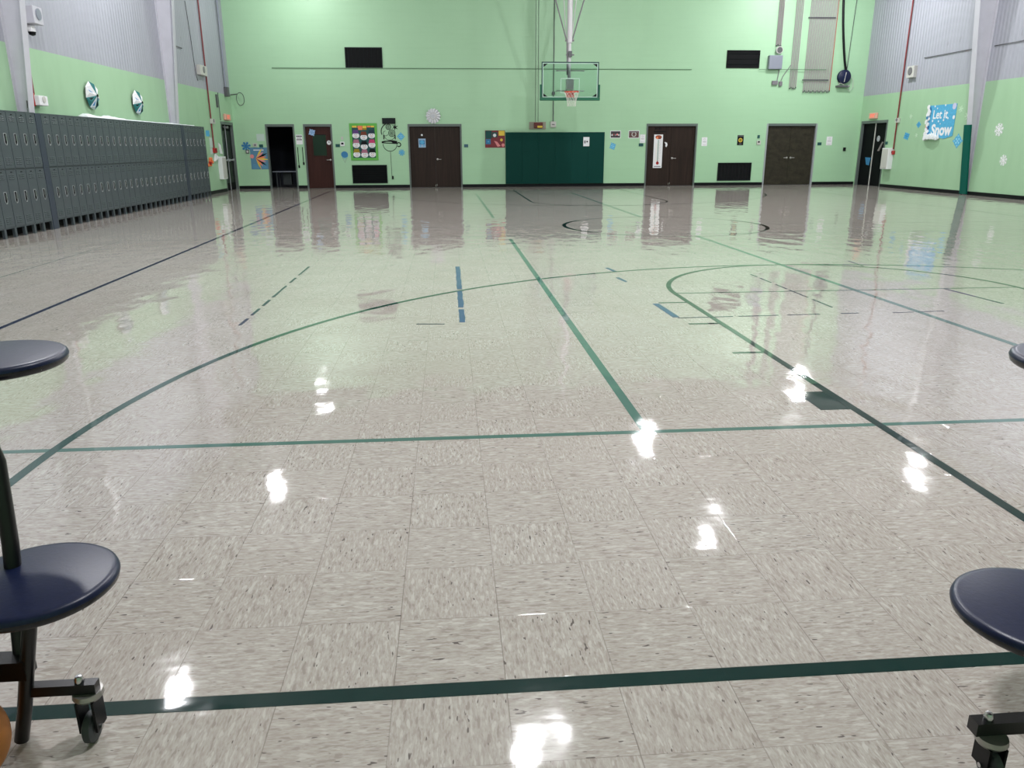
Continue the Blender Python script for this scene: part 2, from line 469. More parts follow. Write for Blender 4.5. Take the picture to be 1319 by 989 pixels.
w = MB(); x = XL - .3
for a0, a1 in ops + [(XR + .3, None)]:
    w.box(x, a0, YB, YB + .3, 0, ZC, M_block)
    if a1 is None: break
    w.box(a0, a1, YB, YB + .3, DH, ZC, M_block); x = a1
struct(w.build('wall_back'))
# side walls with one opening each
LDY0, LDY1, LDH = 27.62, 29.12, 2.24
RDY0, RDY1, RDH = 27.32, 29.12, 2.26
def side(name, x0, x1, dy0, dy1, dh):
    w = MB()
    w.box(x0, x1, YF, dy0, 0, SPLIT, M_green); w.box(x0, x1, dy1, YB, 0, SPLIT, M_green); w.box(x0, x1, dy0, dy1, dh, SPLIT, M_green)
    w.box(x0, x1, YF, YB, SPLIT, ZC, M_liner)
    struct(w.build(name))
side('wall_left', XL - .3, XL, LDY0, LDY1, LDH); side('wall_right', XR, XR + .3, RDY0, RDY1, RDH)
struct(MB().box(XL - .3, XR + .3, YF - .2, YF, 0, ZC, M_green).build('wall_front'))
# unlit rooms behind the open doorways
struct(MB().box(D1[0] - .9, D1[0] - .8, YB + .3, YB + 3.2, 0, 2.7, M_dark).box(D1[1] + .3, D1[1] + .4, YB + .3, YB + 3.2, 0, 2.7, M_dark)
       .box(D1[0] - .9, D1[1] + .4, YB + 3.2, YB + 3.3, 0, 2.7, M_dark).box(D1[0] - .9, D1[1] + .4, YB + .3, YB + 3.3, 2.7, 2.8, M_dark).build('wall_storeroom'))
# baseboards
b = MB(); x = XL
for a0, a1 in ops + [(XR, None)]:
    b.box(x, a0, YB - .012, YB, 0, .105, M_black); x = a1
struct(b.build('baseboard_back'))
struct(MB().box(XL, XL + .012, YF, LDY0, 0, .105, M_black).build('baseboard_left'))
struct(MB().box(XR - .012, XR, YF, RDY0, 0, .105, M_black).build('baseboard_right'))
# horizontal mouldings on the masonry
def rod(F, p, q, name, c=.02, r=.012, m=None):
    a = F.px(*p, c); b_ = F.px(*q, c)
    return MB().tube([F(a[0], (a[1] + b_[1]) / 2, c), F(b_[0], (a[1] + b_[1]) / 2, c)], r, m or M_conduitdk, 8).build(name)
struct(rod(BK, (350, 86.6), (891, 90.3), 'trim_1', r=.013, m=mat('rail_green_grey', (104, 138, 108), .6)))

# ------------------------------------------------------------------ doors
def frame_mb(F, a0, a1, h, m, mside=None, fwid=.055, c0=-.14, c1=.015):
    mb = MB()
    mb.fbox(F, a0, a0 + fwid, 0, h, c0, c1, mside or m); mb.fbox(F, a1 - fwid, a1, 0, h, c0, c1, mside or m)
    mb.fbox(F, a0 + fwid, a1 - fwid, h - fwid * 1.5, h, c0, c1, m)
    return mb
def lever(F, a, b, c, d, parent):
    mb = MB(); p = F(a, b, c)
    mb.lathe([(0, 0), (.036, 0), (.036, .012), (.016, .018), (.014, .055), (0, .06)], p, M_nickel, 16, ax=F.n)
    mb.tube([F(a, b, c + .045), F(a + d * .05, b, c + .05), F(a + d * .13, b - .004, c + .047)], .013, M_nickel, 8)
    o = mb.build('handle', parent, True); o['label'] = 'nickel lever handle'; return o
def door(n, F, D, h, leafm, leaves, handles, fm=M_frame, fs=None, label=None):
    a0, a1 = D; root = struct(frame_mb(F, a0, a1, h, fm, fs).build('door_%d' % n), label)
    w = .055; i0, i1 = a0 + w, a1 - w; top = h - w * 1.5; rec = -.06
    for k in range(leaves):
        p = i0 + (i1 - i0) * k / leaves + .004; q = i0 + (i1 - i0) * (k + 1) / leaves - .004
        lf = MB().fbox(F, p, q, .01, top - .004, rec - .045, rec, leafm).build('door_leaf', root)
        for hk, ha, hd in handles:
            if hk == k: lever(F, (p if ha < 0 else q) + (-ha) * .07, .98, rec, hd, lf)
    return root
d1 = struct(frame_mb(BK, D1[0], D1[1], DH, M_frame).build('door_1'), 'open doorway in a grey steel frame, dark room behind')
d2 = door(2, BK, D2, DH, M_woodred, 1, [(0, 1, -1)], label='reddish brown single door with a dark glass light')
d3 = door(3, BK, D3, DH, M_wood, 2, [(1, -1, 1)], label='walnut double door left of the basketball wall padding')
d4 = door(4, BK, D4, DH, M_wood, 2, [(1, -1, 1)], label='walnut double door with a thermometer poster')
d5 = door(5, BK, D5, DH, M_woodburl, 2, [(0, 1, -1), (1, -1, 1)], fs=M_framelight, label='mottled brown double door with two levers')
# window of door 2
a0, a1, b0, b1 = pxbox(BK, 403.5, 174, 420.3, 200.5, -.06)
wl = MB().fbox(BK, a0, a1, b0, b1, -.06, -.052, M_wglass); 
for q in ((a0 - .02, a0, b0, b1), (a1, a1 + .02, b0, b1)): wl.fbox(BK, *q, -.06, -.048, M_woodred)
wl.fbox(BK, a0 - .02, a1 + .02, b1, b1 + .02, -.06, -.048, M_blk); wl.fbox(BK, a0 - .02, a1 + .02, b0 - .02, b0, -.06, -.048, M_woodred)
wl.build('glass_light', d2)
# flush bolts on the double doors
for dd, D in ((d3, D3), (d4, D4)):
    mid = (D[0] + D[1]) / 2
    MB().fbox(BK, mid - .03, mid - .015, .03, .1, -.06, -.05, M_nickel).fbox(BK, mid + .02, mid + .035, .05, .12, -.06, -.05, M_nickel).build('floor_bolt', dd)
# side doors: pairs of black leaves in grey frames
def side_door(n, F, D, h, label, dark=M_dleaf):
    root = struct(frame_mb(F, D[0], D[1], h, M_frame, None, .06).build('door_%d' % n), label)
    i0, i1 = D[0] + .06, D[1] - .06; mid = (i0 + i1) / 2; top = h - .09
    for k, (p, q) in enumerate(((i0 + .003, mid - .02), (mid + .02, i1 - .003))):
        lf = MB().fbox(F, p, q, .01, top, -.12, -.075, dark).build('door_leaf', root)
        if n == 6:
            MB().fbox(F, p + .1, q - .1, .25, 1.95, -.075, -.071, mat('black_glass', (6, 9, 12), .35, spec=.12)).build('door_glass', lf)
            MB().tube([F(p + .05, 1.0, -.03), F(q - .05, 1.0, -.03)], .022, M_framelight, 8).fbox(F, p + .04, p + .1, .96, 1.04, -.075, -.02, M_framelight).fbox(F, q - .1, q - .04, .96, 1.04, -.075, -.02, M_framelight).build('push_bar', lf)
    MB().fbox(F, mid - .018, mid + .018, .01, top, -.12, -.055, M_offw if n == 7 else M_framelight).build('mullion', root)
    return root
door6 = side_door(6, LF, (LDY0, LDY1), LDH, 'black glazed double door with a push bar in the left wall')
door7 = side_door(7, RG, (-RDY1, -RDY0), RDH, 'black double door with a pale centre strip in the right wall')
MB().tube([LF(28.45, 2.08, -.05), LF(28.15, 2.04, .05), LF(28.05, 2.08, -.05)], .012, M_conduit, 8).fbox(LF, 28.42, 28.66, 2.04, 2.11, -.075, -.02, M_conduit).build('door_closer', door6)

# dim desk in the room behind door 1
xa, xb = D1[0] + .08, D1[0] + .90
YD = YB + .9
t = thing('desk', (0.5 * (xa + xb), YD, 0), 'grey topped desk standing in the dark room behind the open doorway', 'desk')
MB().box(xa - .1, xb, YD - .3, YD + .35, .55, .58, M_elbox).build('desk_top', t, bevel=.006)
for lx in (xa + .02, xb - .06):
    for ly in (YD - .25, YD + .28): MB().box(lx, lx + .04, ly, ly + .04, 0, .55, M_lockerdk).build('leg', t)
MB().box(xa + .2, xa + .5, YD + .05, YD + .3, .1, .52, M_lockerdk).build('drawer_unit', t)

# ------------------------------------------------------------------ court lines (children of the floor)
def line(name, pts, wid, m, closed=False, z=.0008):
    n = len(pts); L, R = [], []
    for i in range(n):
        p0 = Vector(pts[i - 1] if (i > 0 or closed) else pts[i]); p1 = Vector(pts[(i + 1) % n] if (i < n - 1 or closed) else pts[i])
        t = (p1 - p0).normalized(); nn = Vector((-t.y, t.x)); p = Vector(pts[i])
        L.append(p + nn * wid / 2); R.append(p - nn * wid / 2)
    mb = MB(); k = n if closed else n - 1
    vs = [(p.x, p.y, z) for p in L] + [(p.x, p.y, z) for p in R]
    mb.add(vs, [(n + i, n + (i + 1) % n, (i + 1) % n, i) for i in range(k)], m)
    return mb.build(name, fl)
def arc(cx, cy, r, t0, t1, n=64): return [(cx + r * math.cos(t0 + (t1 - t0) * i / n), cy + r * math.sin(t0 + (t1 - t0) * i / n)) for i in range(n + 1)]
CX = 4.03; W = .05
line('baseline', [(-3.66, 1.775), (11.7, 1.775)], .055, P_dgreen, z=.0006)
# key near
line('key_line', [(2.225, 1.80), (2.225, 7.5)] + arc(CX, 7.5, CX - 2.225, PI, 0)[1:-1] + [(2 * CX - 2.225, 7.5), (2 * CX - 2.225, 1.80)], W, P_dgreen, z=.0012)
line('free_throw_line', [(2.25, 7.52), (2 * CX - 2.25, 7.52)], .03, P_green)
TR, TC = 5.88, (3.93, 3.43)
line('three_point_line', [(TC[0] - TR, 1.8), (TC[0] - TR, 2.6)] + arc(TC[0], TC[1], TR, PI, 0, 96) + [(TC[0] + TR, 2.6), (TC[0] + TR, 1.8)], W, P_green, z=.0010)
for yy, l in ((5.19, .22), (6.14, .25), (7.05, .26)): line('lane_mark', [(2.2 - l, yy), (2.2, yy)], .04, P_dgreen); line('lane_mark', [(2 * CX - 2.2, yy), (2 * CX - 2.2 + l, yy)], .04, P_dgreen)
for x_ in (2.225, ): MB().add([(2.03, 3.93, .0009), (2.2, 3.93, .0009), (2.2, 4.26, .0009), (2.03, 4.26, .0009)], [(0, 1, 2, 3)], P_dgreen).build('lane_block', fl)
MB().add([(2 * CX - 2.2, 3.93, .0009), (2 * CX - 2.03, 3.93, .0009), (2 * CX - 2.03, 4.26, .0009), (2 * CX - 2.2, 4.26, .0009)], [(0, 1, 2, 3)], P_dgreen).build('lane_block', fl)
# key far
FY = 27.05
line('key_line', [(2.2, FY), (2.2, FY - 5.79)] + arc(CX, FY - 5.79, 1.83, PI, 2 * PI)[1:-1] + [(5.86, FY - 5.79), (5.86, FY)], .045, P_dgreen, z=.0012)
line('three_point_line', [(CX - 5.9, FY)] + [(CX - 5.9, FY - 1.6)] + arc(CX, FY - 1.6, 5.9, PI, 2 * PI, 96) + [(CX + 5.9, FY)], .045, P_green, z=.0010)
line('baseline', [(-3.66, FY), (11.7, FY)], .05, P_black, z=.0006)
line('sideline', [(-3.62, 1.775), (-3.95, 27.05)], .05, P_navy, z=.0006)
line('sideline', [(11.72, 1.775), (11.72, 27.05)], .05, P_green, z=.0006)
line('half_court_line', [(-3.66, 14.4), (11.7, 14.4)], .02, P_pale, z=.0005)
line('center_circle', arc(3.96, 14.35, 1.84, 2.45, 3.75, 30), .07, P_black, z=.0014)
line('center_circle', arc(3.96, 14.35, 1.84, -.55, .5, 30), .07, P_black, z=.0014)
line('center_circle', arc(3.96, 14.35, 1.84, .5, 2.45, 40), .03, P_green, z=.0014)
line('center_circle', arc(3.96, 14.35, 1.84, 3.75, 2 * PI - .55, 40), .03, P_green, z=.0014)
# volleyball style grid in worn green
line('cross_line', [(-5.2, 3.68), (12.2, 3.68)], W * .9, P_pale, z=.0005)
line('long_line', [(.985, 3.70), (.965, 12.45)], .055, P_pale, z=.0007)
line('long_line', [(.92, 16.3), (.87, 24.85)], .06, P_pale, z=.0007)
line('long_line', [(4.14, 3.9), (4.03, 12.6)], .06, P_pale, z=.0007)
line('long_line', [(3.97, 16.2), (3.9, 25.3)], .06, P_pale, z=.0007)
line('outer_line', [(-5.02, 3.7), (-5.18, 12.9), (13.2, 12.9)], .03, P_pale, z=.0004)

# ------------------------------------------------------------------ tape on the floor
def fpt(x, y):
    d = fw + rt * ((x - 659.5) / FPX) - up * ((y - 494.5) / FPX); t_ = -H_CAM / d.z
    return (d.x * t_, d.y * t_)
def tape(p, q, wid, label, m=P_tape, gaps=(), ragged=.0):
    """one straight run of tape; gaps = torn away stretches as fractions"""
    A, B = Vector(fpt(*p)), Vector(fpt(*q)); t_ = (B - A).normalized(); nn = Vector((-t_.y, t_.x)); L = (B - A).length
    segs = []; s = 0
    for g0, g1 in gaps: segs.append((s, g0)); s = g1
    segs.append((s, 1))
    for s0, s1 in segs:
        mb = MB()
        n = max(1, int((s1 - s0) * L / .08)); prev = None
        for i in range(n + 1):
            f = s0 + (s1 - s0) * i / n; c = A.lerp(B, f); jl = 1 - ragged * random.random(); jr = 1 - ragged * random.random()
            cur = (c + nn * wid / 2 * jl, c - nn * wid / 2 * jr)
            if prev:
                vs = [(v.x, v.y, z) for z in (.0003, .0018) for v in (prev[0], prev[1], cur[1], cur[0])]
                mb.add(vs, [(0, 1, 2, 3)[::-1], (4, 5, 6, 7)][::-1] + [(i_, (i_ + 1) % 4, 4 + (i_ + 1) % 4, 4 + i_) for i_ in range(4)], m)
            prev = cur
        tag(mb.build('floor_tape'), label if len(segs) == 1 else 'a piece of the ' + label, 'tape', None if len(segs) == 1 else 'pieces of the ' + label)
tape((589.5, 343.5), (595.5, 415), .06, 'torn wide blue tape strip lying across the green arc', gaps=((.5, .535), (.80, .83)), ragged=.3)
tape((536.5, 417.4), (572.6, 417.4), .022, 'short thin dark tape strip left of the torn wide blue strip', P_navy)
tape((398, 343.5), (309, 419), .03, 'long broken dark tape run left of the torn blue strip', P_navy, gaps=((.2, .26), (.36, .42), (.62, .66), (.75, .79), (.88, .92)), ragged=.3)
tape((844.6, 391.2), (871, 408.6), .06, 'solid blue tape strip just left of the key line')
tape((873, 409.5), (1106, 403.2), .02, 'long thin broken tape crossing the near key', P_navy, gaps=((.3, .33), (.55, .6), (.78, .9)))
tape((966.9, 353.3), (1071.7, 395.7), .02, 'thin broken tape slanting across the key circle', P_navy, gaps=((.1, .14), (.3, .36), (.5, .53), (.75, .8)))
tape((1216.7, 371.9), (1292, 391), .03, 'dark blue tape strip right of the long centre line', P_navy)
tape((1150, 402.8), (1216, 400.5), .016, 'thin dark tape crossing the long centre line', P_navy, gaps=((.4, .5),))
tape((781.5, 345), (792, 349.5), .045, 'tiny blue tape scrap on the arc', P_tape)
tape((795, 357.5), (806.5, 363), .045, 'tiny torn blue tape scrap below the arc', P_tape, ragged=.4)
tape((1092.5, 336), (1112, 342.7), .02, 'short thin tape scrap at the far end of the key circle', P_navy)

# ------------------------------------------------------------------ lockers
PIT, LX0, LX1, LZ0, LZ1 = .315, XL + .012, -7.14, .15, 2.0
def make_locker(y):
    root = thing('locker', ((LX0 + LX1) / 2, y + PIT / 2, 0), 'x', 'locker')
    bd = MB(); g = .004
    X0, X1 = LX0, LX1 - .018
    bd.box(X0, X1, y + .001, y + PIT - .001, LZ0, LZ1, M_locker)
    bd.box(X1, X1 + .014, y + .001, y + .012, LZ0, LZ1, M_locker).box(X1, X1 + .014, y + PIT - .012, y + PIT - .001, LZ0, LZ1, M_locker)
    bd.box(X1, X1 + .014, y + .012, y + PIT - .012, LZ1 - .02, LZ1, M_locker).box(X1, X1 + .014, y + .012, y + PIT - .012, LZ0, LZ0 + .015, M_locker)
    bd.box(X1, X1 + .014, y + .012, y + PIT - .012, 1.075, 1.09, M_lockerdk)
    bd.build('body', root)
    for (z0, z1) in ((LZ0 + .02, 1.07), (1.095, LZ1 - .025)):
        d = MB(); y0, y1 = y + .016, y + PIT - .016; XD = LX1
        d.box(X1, XD, y0, y1, z0, z1, M_locker)
        for zz in (z1 - .085, z1 - .115, z1 - .145, z0 + .06, z0 + .09, z0 + .12, z0 + .15):        # louvres
            for ya, yb in ((y0 + .06, y0 + .13), (y0 + .15, y1 - .06)):
                d.add([(XD, ya, zz), (XD, yb, zz), (XD, yb, zz + .014), (XD, ya, zz + .014), (XD + .006, ya + .004, zz), (XD + .006, yb - .004, zz)],
                      [(0, 3, 4), (1, 5, 2), (3, 2, 5, 4), (0, 4, 5, 1)], M_locker)
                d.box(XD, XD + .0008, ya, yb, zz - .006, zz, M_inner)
        dr = d.build('door', root)
        zc = (z0 + z1) / 2 + .02; yc = (y0 + y1) / 2 + .02
        h = MB(); F = LF; c = XD - XL
        h.poly(F, [(yc - .028, zc + .075), (yc + .028, zc + .075), (yc + .028, zc - .05), (yc + .012, zc - .085), (yc - .012, zc - .085), (yc - .028, zc - .05)], c + .0005, c + .0015, M_inner)
        pts = [(yc - .036, zc + .085), (yc + .036, zc + .085), (yc + .036, zc - .052), (yc + .016, zc - .095), (yc - .016, zc - .095), (yc - .036, zc - .052)]
        h.tube([F(a, b, c + .003) for a, b in pts + [pts[0]]], .006, M_handle, 6)
        h.fbox(F, yc - .01, yc + .012, zc - .03, zc + .055, c, c + .02, M_chrome); h.fbox(F, yc - .012, yc + .013, zc - .06, zc - .025, c, c + .012, M_blk)
        o = h.build('handle', dr); o['label'] = 'recessed chrome lift handle'
        o = MB().fbox(F, yc - .035, yc + .02, z1 - .045, z1 - .03, c, c + .002, M_inner).build('number_plate', dr); o['label'] = 'small black number plate'
    for ya in (y + .002, y + PIT - .03):
        MB().box(LX1 - .05, LX1 - .006, ya, ya + .028, 0, LZ0, M_locker).build('leg', root)
    MB().box(LX0, LX0 + .03, y + .002, y + PIT - .002, 0, LZ0, M_inner).build('under_locker_shade', root)  # black sheet added to paint the shade in the gaps between the legs
    return root
ORD = ['first', 'second', 'third', 'fourth', 'fifth', 'sixth', 'seventh', 'eighth', 'ninth', 'tenth', 'eleventh', 'twelfth', 'thirteenth', 'fourteenth', 'fifteenth', 'sixteenth', 'seventeenth', 'eighteenth', 'nineteenth', 'twentieth', 'twenty-first', 'twenty-second', 'twenty-third', 'twenty-fourth']
NP0, NP1, FP0, FP1 = 14.90, 15.10, 22.66, 22.88
proto = make_locker(NP0 - PIT)
def kids(o): return [c for c in o.children]
def copy_tree(o, parent=None):
    c = o.copy(); COL.objects.link(c); c.parent = parent
    for ch in kids(o): copy_tree(ch, c)
    return c
places = [(NP0 - PIT * (k + 1), 'grey two-door locker, %s toward the camera from the near filler panel' % ORD[k], 'lockers in the near bank') for k in range(7)]
places += [(NP1 + PIT * k, 'grey two-door locker, %s beyond the near filler panel in the long bank' % ORD[k], 'lockers in the long bank') for k in range(24)]
places += [(FP1 + PIT * 1.01 * k, 'grey two-door locker, %s beyond the far filler panel' % ORD[k], 'lockers in the far bank') for k in range(6)]
bpy.context.view_layer.update()
for i, (y, lab, grp) in enumerate(places):
    o = proto if i == 0 else copy_tree(proto)
    o.location = ((LX0 + LX1) / 2, y + PIT / 2, 0); o['label'] = lab; o['group'] = grp
for y0, y1, s in ((NP0, NP1, 'near'), (FP0, FP1, 'far')):
    mb = MB().box(LX1 - .02, LX1 + .004, y0 + .006, y1 - .006, 0, LZ1 - .006, M_filler)
    tag(mb.build('filler_panel', bevel=.003), 'dark slate filler panel between locker banks, the %s one' % ('nearer' if s == 'near' else 'farther'), 'panel')
# cotton snow along the locker tops
def cotton():
    y0 = LF.px(100, 150, .1)[0]; y1 = LF.px(243, 160, .1)[0]; n = 150; rings = []; mb = MB()
    rr = random.Random(3); blobs = [(LF.px(108, 148, .1)[0], .045), (LF.px(120, 148, .1)[0], .01), (LF.px(134, 149, .1)[0], .04), (LF.px(146, 150, .1)[0], .02), (LF.px(215, 158, .1)[0], .01)]
    for i in range(n + 1):
        y = y0 + (y1 - y0) * i / n; h = .012 + .012 * rr.random() + sum(a * math.exp(-((y - c) / .3) ** 2) for c, a in blobs) * (0.75 + .5 * rr.random())
        wd = .09 + .02 * rr.random(); cx = LX1 - .11 + .01 * math.sin(y * 9)
        if i in (0, n): h *= .3; wd *= .4
        rings.append([(cx + wd * math.cos(PI * k / 8), y, LZ1 + .003 + h * math.sin(PI * k / 8) * (1 + .2 * rr.random())) for k in range(9)])
    vs = [v for g in rings for v in g]; fs = []
    for i in range(n):
        for k in range(9):
            fs.append((i * 9 + k, i * 9 + (k + 1) % 9, (i + 1) * 9 + (k + 1) % 9, (i + 1) * 9 + k))
    fs += [tuple(range(9)), tuple(range(n * 9, n * 9 + 9))[::-1]]
    mb.add(vs, fs, M_cotton); return mb.build('cotton_snow', smooth=True)
tag(cotton(), 'white cotton batting laid like snow along the locker tops', 'decoration')

# ------------------------------------------------------------------ steel columns and green pad
def column(F, ya, wid, label, depth_low, slope):
    """tapered rigid frame column: wall flange, web growing with height, inner flange"""
    a0, a1 = ya - wid / 2, ya + wid / 2; z1 = ZC; depth_high = depth_low + slope * z1
    def prof(c0l, c1l, c0h, c1h, p, q, m, mb, z0=0.0):
        vs = [F(p, z0, c0l), F(q, z0, c0l), F(q, z0, c1l), F(p, z0, c1l), F(p, z1, c0h), F(q, z1, c0h), F(q, z1, c1h), F(p, z1, c1h)]
        mb.add(vs, [(0, 1, 2, 3), (7, 6, 5, 4), (0, 4, 5, 1), (1, 5, 6, 2), (2, 6, 7, 3), (3, 7, 4, 0)], m)
    root = thing('steel_column', F(ya, 0, .1), label, 'column')
    mb = MB(); prof(.0, .012, .0, .012, a0, a1, M_steel, mb); mb.build('wall_flange', root)
    mb = MB(); prof(.012, depth_low - .012, .012, depth_high - .012, ya - .008, ya + .008, M_steel, mb); mb.build('web', root)
    mb = MB(); prof(depth_low - .012, depth_low, depth_high - .012, depth_high, a0, a1, M_steel, mb); mb.build('inner_flange', root)
    return root
column(LF, 15.0, .186, 'white tapered steel column rising behind the near filler panel', .03, .085)
column(LF, 22.77, .19, 'white tapered steel column on the left wall beyond the snowflake rosettes', .03, .08)
column(RG, -22.55, .22, 'white tapered steel column on the right wall behind the green post pad', .03, .098)
def pad_prism(mb, a0, a1, o0, o1):
    z0, z1, d = .02, 1.97, lambda z: .03 + .098 * z
    vs = [RG(a, z, max(.004, d(z) + o)) for z in (z0, z1) for a, o in ((a0, o0), (a1, o0), (a1, o1), (a0, o1))]
    mb.add(vs, [(3, 2, 1, 0), (4, 5, 6, 7), (0, 1, 5, 4), (1, 2, 6, 5), (2, 3, 7, 6), (3, 0, 4, 7)], M_ppad)
mb = MB(); pad_prism(mb, -22.70, -22.40, .006, .06)
tag(mb.build('post_pad', bevel=.006), 'narrow dark green safety pad wrapped around the right wall column', 'pad')

# ------------------------------------------------------------------ wall pads behind the basket
a0 = BK.px(651.2, 205)[0]; a1 = BK.px(777.7, 205)[0]; zt = BK.px(715, 170.3)[1]
names = ['leftmost, beside the maroon poster', 'second from the left', 'third from the left, under the white box', 'third from the right', 'second from the right, behind the white notice', 'rightmost']
for k in range(6):
    p = a0 + (a1 - a0) * k / 6; q = a0 + (a1 - a0) * (k + 1) / 6
    o = MB().fbox(BK, p + .001, q - .001, .11, zt, .0, .05, M_pad).build('wall_pad', bevel=.004)
    tag(o, 'dark green vinyl wall pad under the basket, ' + names[k], 'wall pad', 'wall pads under the basket')

# ------------------------------------------------------------------ vents
def louver(box, slats, label, vert=False, rim=M_louver, deep=.03):
    a0, a1, b0, b1 = box
    root = thing('vent_grille', BK((a0 + a1) / 2, b0, .02), label, 'vent')
    mb = MB(); f = .03
    mb.fbox(BK, a0, a1, b0, b0 + f, .0, deep, rim); mb.fbox(BK, a0, a1, b1 - f, b1, .0, deep, rim); mb.fbox(BK, a0, a0 + f, b0 + f, b1 - f, .0, deep, rim); mb.fbox(BK, a1 - f, a1, b0 + f, b1 - f, .0, deep, rim)
    mb.build('frame', root)
    MB().fbox(BK, a0 + f, a1 - f, b0 + f, b1 - f, .001, .004, M_inner).build('backing', root)
    s = MB(); n = slats
    for i in range(n):
        if vert:
            x_ = a0 + f + (a1 - a0 - 2 * f) * (i + .5) / n; s.fbox(BK, x_ - .005, x_ + .005, b0 + f, b1 - f, .005, deep - .006, M_louver)
        else:
            z_ = b0 + f + (b1 - b0 - 2 * f) * (i + .5) / n
            s.add([BK(a0 + f, z_ - .012, .006), BK(a1 - f, z_ - .012, .006), BK(a1 - f, z_ + .006, deep - .008), BK(a0 + f, z_ + .006, deep - .008)], [(0, 1, 2, 3)], M_louver)
    s.build('slats', root)
    return root
louver(VT[0], 9, 'black grille high on the far wall, left of the basket', True)
louver(VT[1], 3, 'black vent opening high on the far wall by the conduits', False, M_inner)
louver(VT[2], 14, 'low black grille under the snowman bulletin board')
louver(VT[3], 9, 'low black grille between the two right double doors', True)

# ------------------------------------------------------------------ basketball goal
BY = 26.15
def goal():
    cx = 3.95; z0, z1 = 2.87, 3.96; hw = .915
    F = Frame((0, BY, 0), (1, 0, 0), (0, -1, 0))
    root = thing('basketball_goal', (cx, BY, z0), 'glass backboard with an orange rim hung on a white ceiling mast', 'basketball hoop')
    MB().fbox(F, cx - hw + .03, cx + hw - .03, z0 + .03, z1 - .03, -.006, .006, M_glass).build('glass_panel', root)
    fr = MB(); t = .032
    g = mat('dark_green_frame', (16, 64, 60), .4)
    fr.fbox(F, cx - hw, cx + hw, z1 - t, z1, -.02, .02, g).fbox(F, cx - hw, cx + hw, z0, z0 + t, -.02, .02, g)
    fr.fbox(F, cx - hw, cx - hw + t, z0 + t, z1 - t, -.02, .02, g).fbox(F, cx + hw - t, cx + hw, z0 + t, z1 - t, -.02, .02, g); fr.build('frame', root)
    br = MB(); b = .026; x0, x1, y0, y1 = cx - hw + t, cx + hw - t, z0 + t, z1 - t
    for q in ((x0, x1, y1 - b, y1), (x0, x1, y0, y0 + b), (x0, x0 + b, y0 + b, y1 - b), (x1 - b, x1, y0 + b, y1 - b)): br.fbox(F, *q, .0065, .009, mat('pale_border_paint', (176, 206, 190), .6))
    # shooter's square
    sx, sy0, sy1, sb = .305, z0 + .16, z0 + .16 + .45, .022
    for q in ((cx - sx, cx + sx, sy1 - sb, sy1), (cx - sx, cx - sx + sb, sy0, sy1), (cx + sx - sb, cx + sx, sy0, sy1), (cx - sx, cx + sx, sy0, sy0 + sb)): br.fbox(F, *q, .0065, .009, MATS['pale_border_paint'])
    br.build('border_paint', root)
    for sx_ in (-1, 1):
        for (zc, sz) in ((y1 - b, -1), (y0 + b, 1)):
            c = MB(); px_ = cx + sx_ * (hw - t - b)
            c.poly(F, [(px_, zc), (px_ - sx_ * .14, zc), (px_, zc + sz * .10)], .0095, .013, M_blk); c.build('corner_plate', root)
    pd = MB(); pm = mat('green_edge_padding', (0, 92, 62), .5)
    pd.fbox(F, cx - hw - .05, cx + hw + .05, z0 - .06, z0 + .035, -.04, .045, pm)
    for s in (-1, 1):
        e = cx + s * hw; pd.fbox(F, min(e, e + s * .05), max(e, e + s * .05), z0 + .035, z0 + .42, -.04, .045, pm)
    pd.build('edge_padding', root, bevel=.012)
    # rim and net
    zr = 3.05; yc = BY - .15 - .2286; rr = .2286
    rm = MB(); pts = [(cx + rr * math.cos(2 * PI * k / 36), yc + rr * math.sin(2 * PI * k / 36), zr) for k in range(37)]
    rm.tube(pts, .011, M_rim, 8, caps=False)
    rm.box(cx - .13, cx + .13, BY - .035, BY - .02, zr - .15, zr + .02, M_rim).box(cx - .1, cx + .1, BY - .17, BY - .03, zr - .012, zr + .006, M_rim)
    for s in (-1, 1): rm.add([(cx + s * .1, BY - .03, zr - .14), (cx + s * .1, BY - .03, zr), (cx + s * .1, BY - .19, zr), (cx + s * .1 + .006, BY - .03, zr - .14), (cx + s * .1 + .006, BY - .03, zr), (cx + s * .1 + .006, BY - .19, zr)],
                            [(0, 2, 1), (3, 4, 5), (0, 3, 5, 2), (0, 1, 4, 3), (1, 2, 5, 4)], M_rim)
    rm.build('rim', root, True)
    nt_ = MB(); K = 12; lv = [(rr, zr - .01), (.20, zr - .10), (.165, zr - .19), (.14, zr - .28), (.13, zr - .37), (.135, zr - .43)]
    for k in range(K):
        for d in (-1, 1):
            pp = [(cx + r * math.cos(2 * PI * (k + d * .5 * j) / K), yc + r * math.sin(2 * PI * (k + d * .5 * j) / K), z) for j, (r, z) in enumerate(lv)]
            nt_.tube(pp, .004, M_net, 5)
    nt_.build('net', root)
    ym = BY + .32
    ms = MB(); ms.tube([(cx + .01, ym, 3.35), (cx + .01, ym, 4.62)], .055, M_mast, 16); ms.tube([(cx + .01, ym, 4.55), (cx + .01, ym, ZC)], .085, M_mast, 20)
    ms.tube([(cx - .13, ym, 4.62), (cx + .15, ym, 4.62)], .03, M_conduit, 10); ms.tube([(cx - .1, ym, 4.2), (cx + .16, ym, 4.2)], .022, M_conduit, 10)
    ms.build('mast', root, True)
    ms = MB(); ms.tube([(cx - .055, ym - .03, 3.6), (cx - .075, ym - .02, 4.65)], .022, M_conduit, 8).box(cx - .03, cx + .08, ym - .11, ym - .04, 4.13, 4.3, M_conduitdk).build('height_adjuster', root)
    bk = MB()
    for zz in (3.1, 3.7):
        for s in (-1, 1): bk.tube([(cx + s * .45, BY + .02, zz), (cx + s * .03, ym, zz + .03)], .018, M_mast, 8)
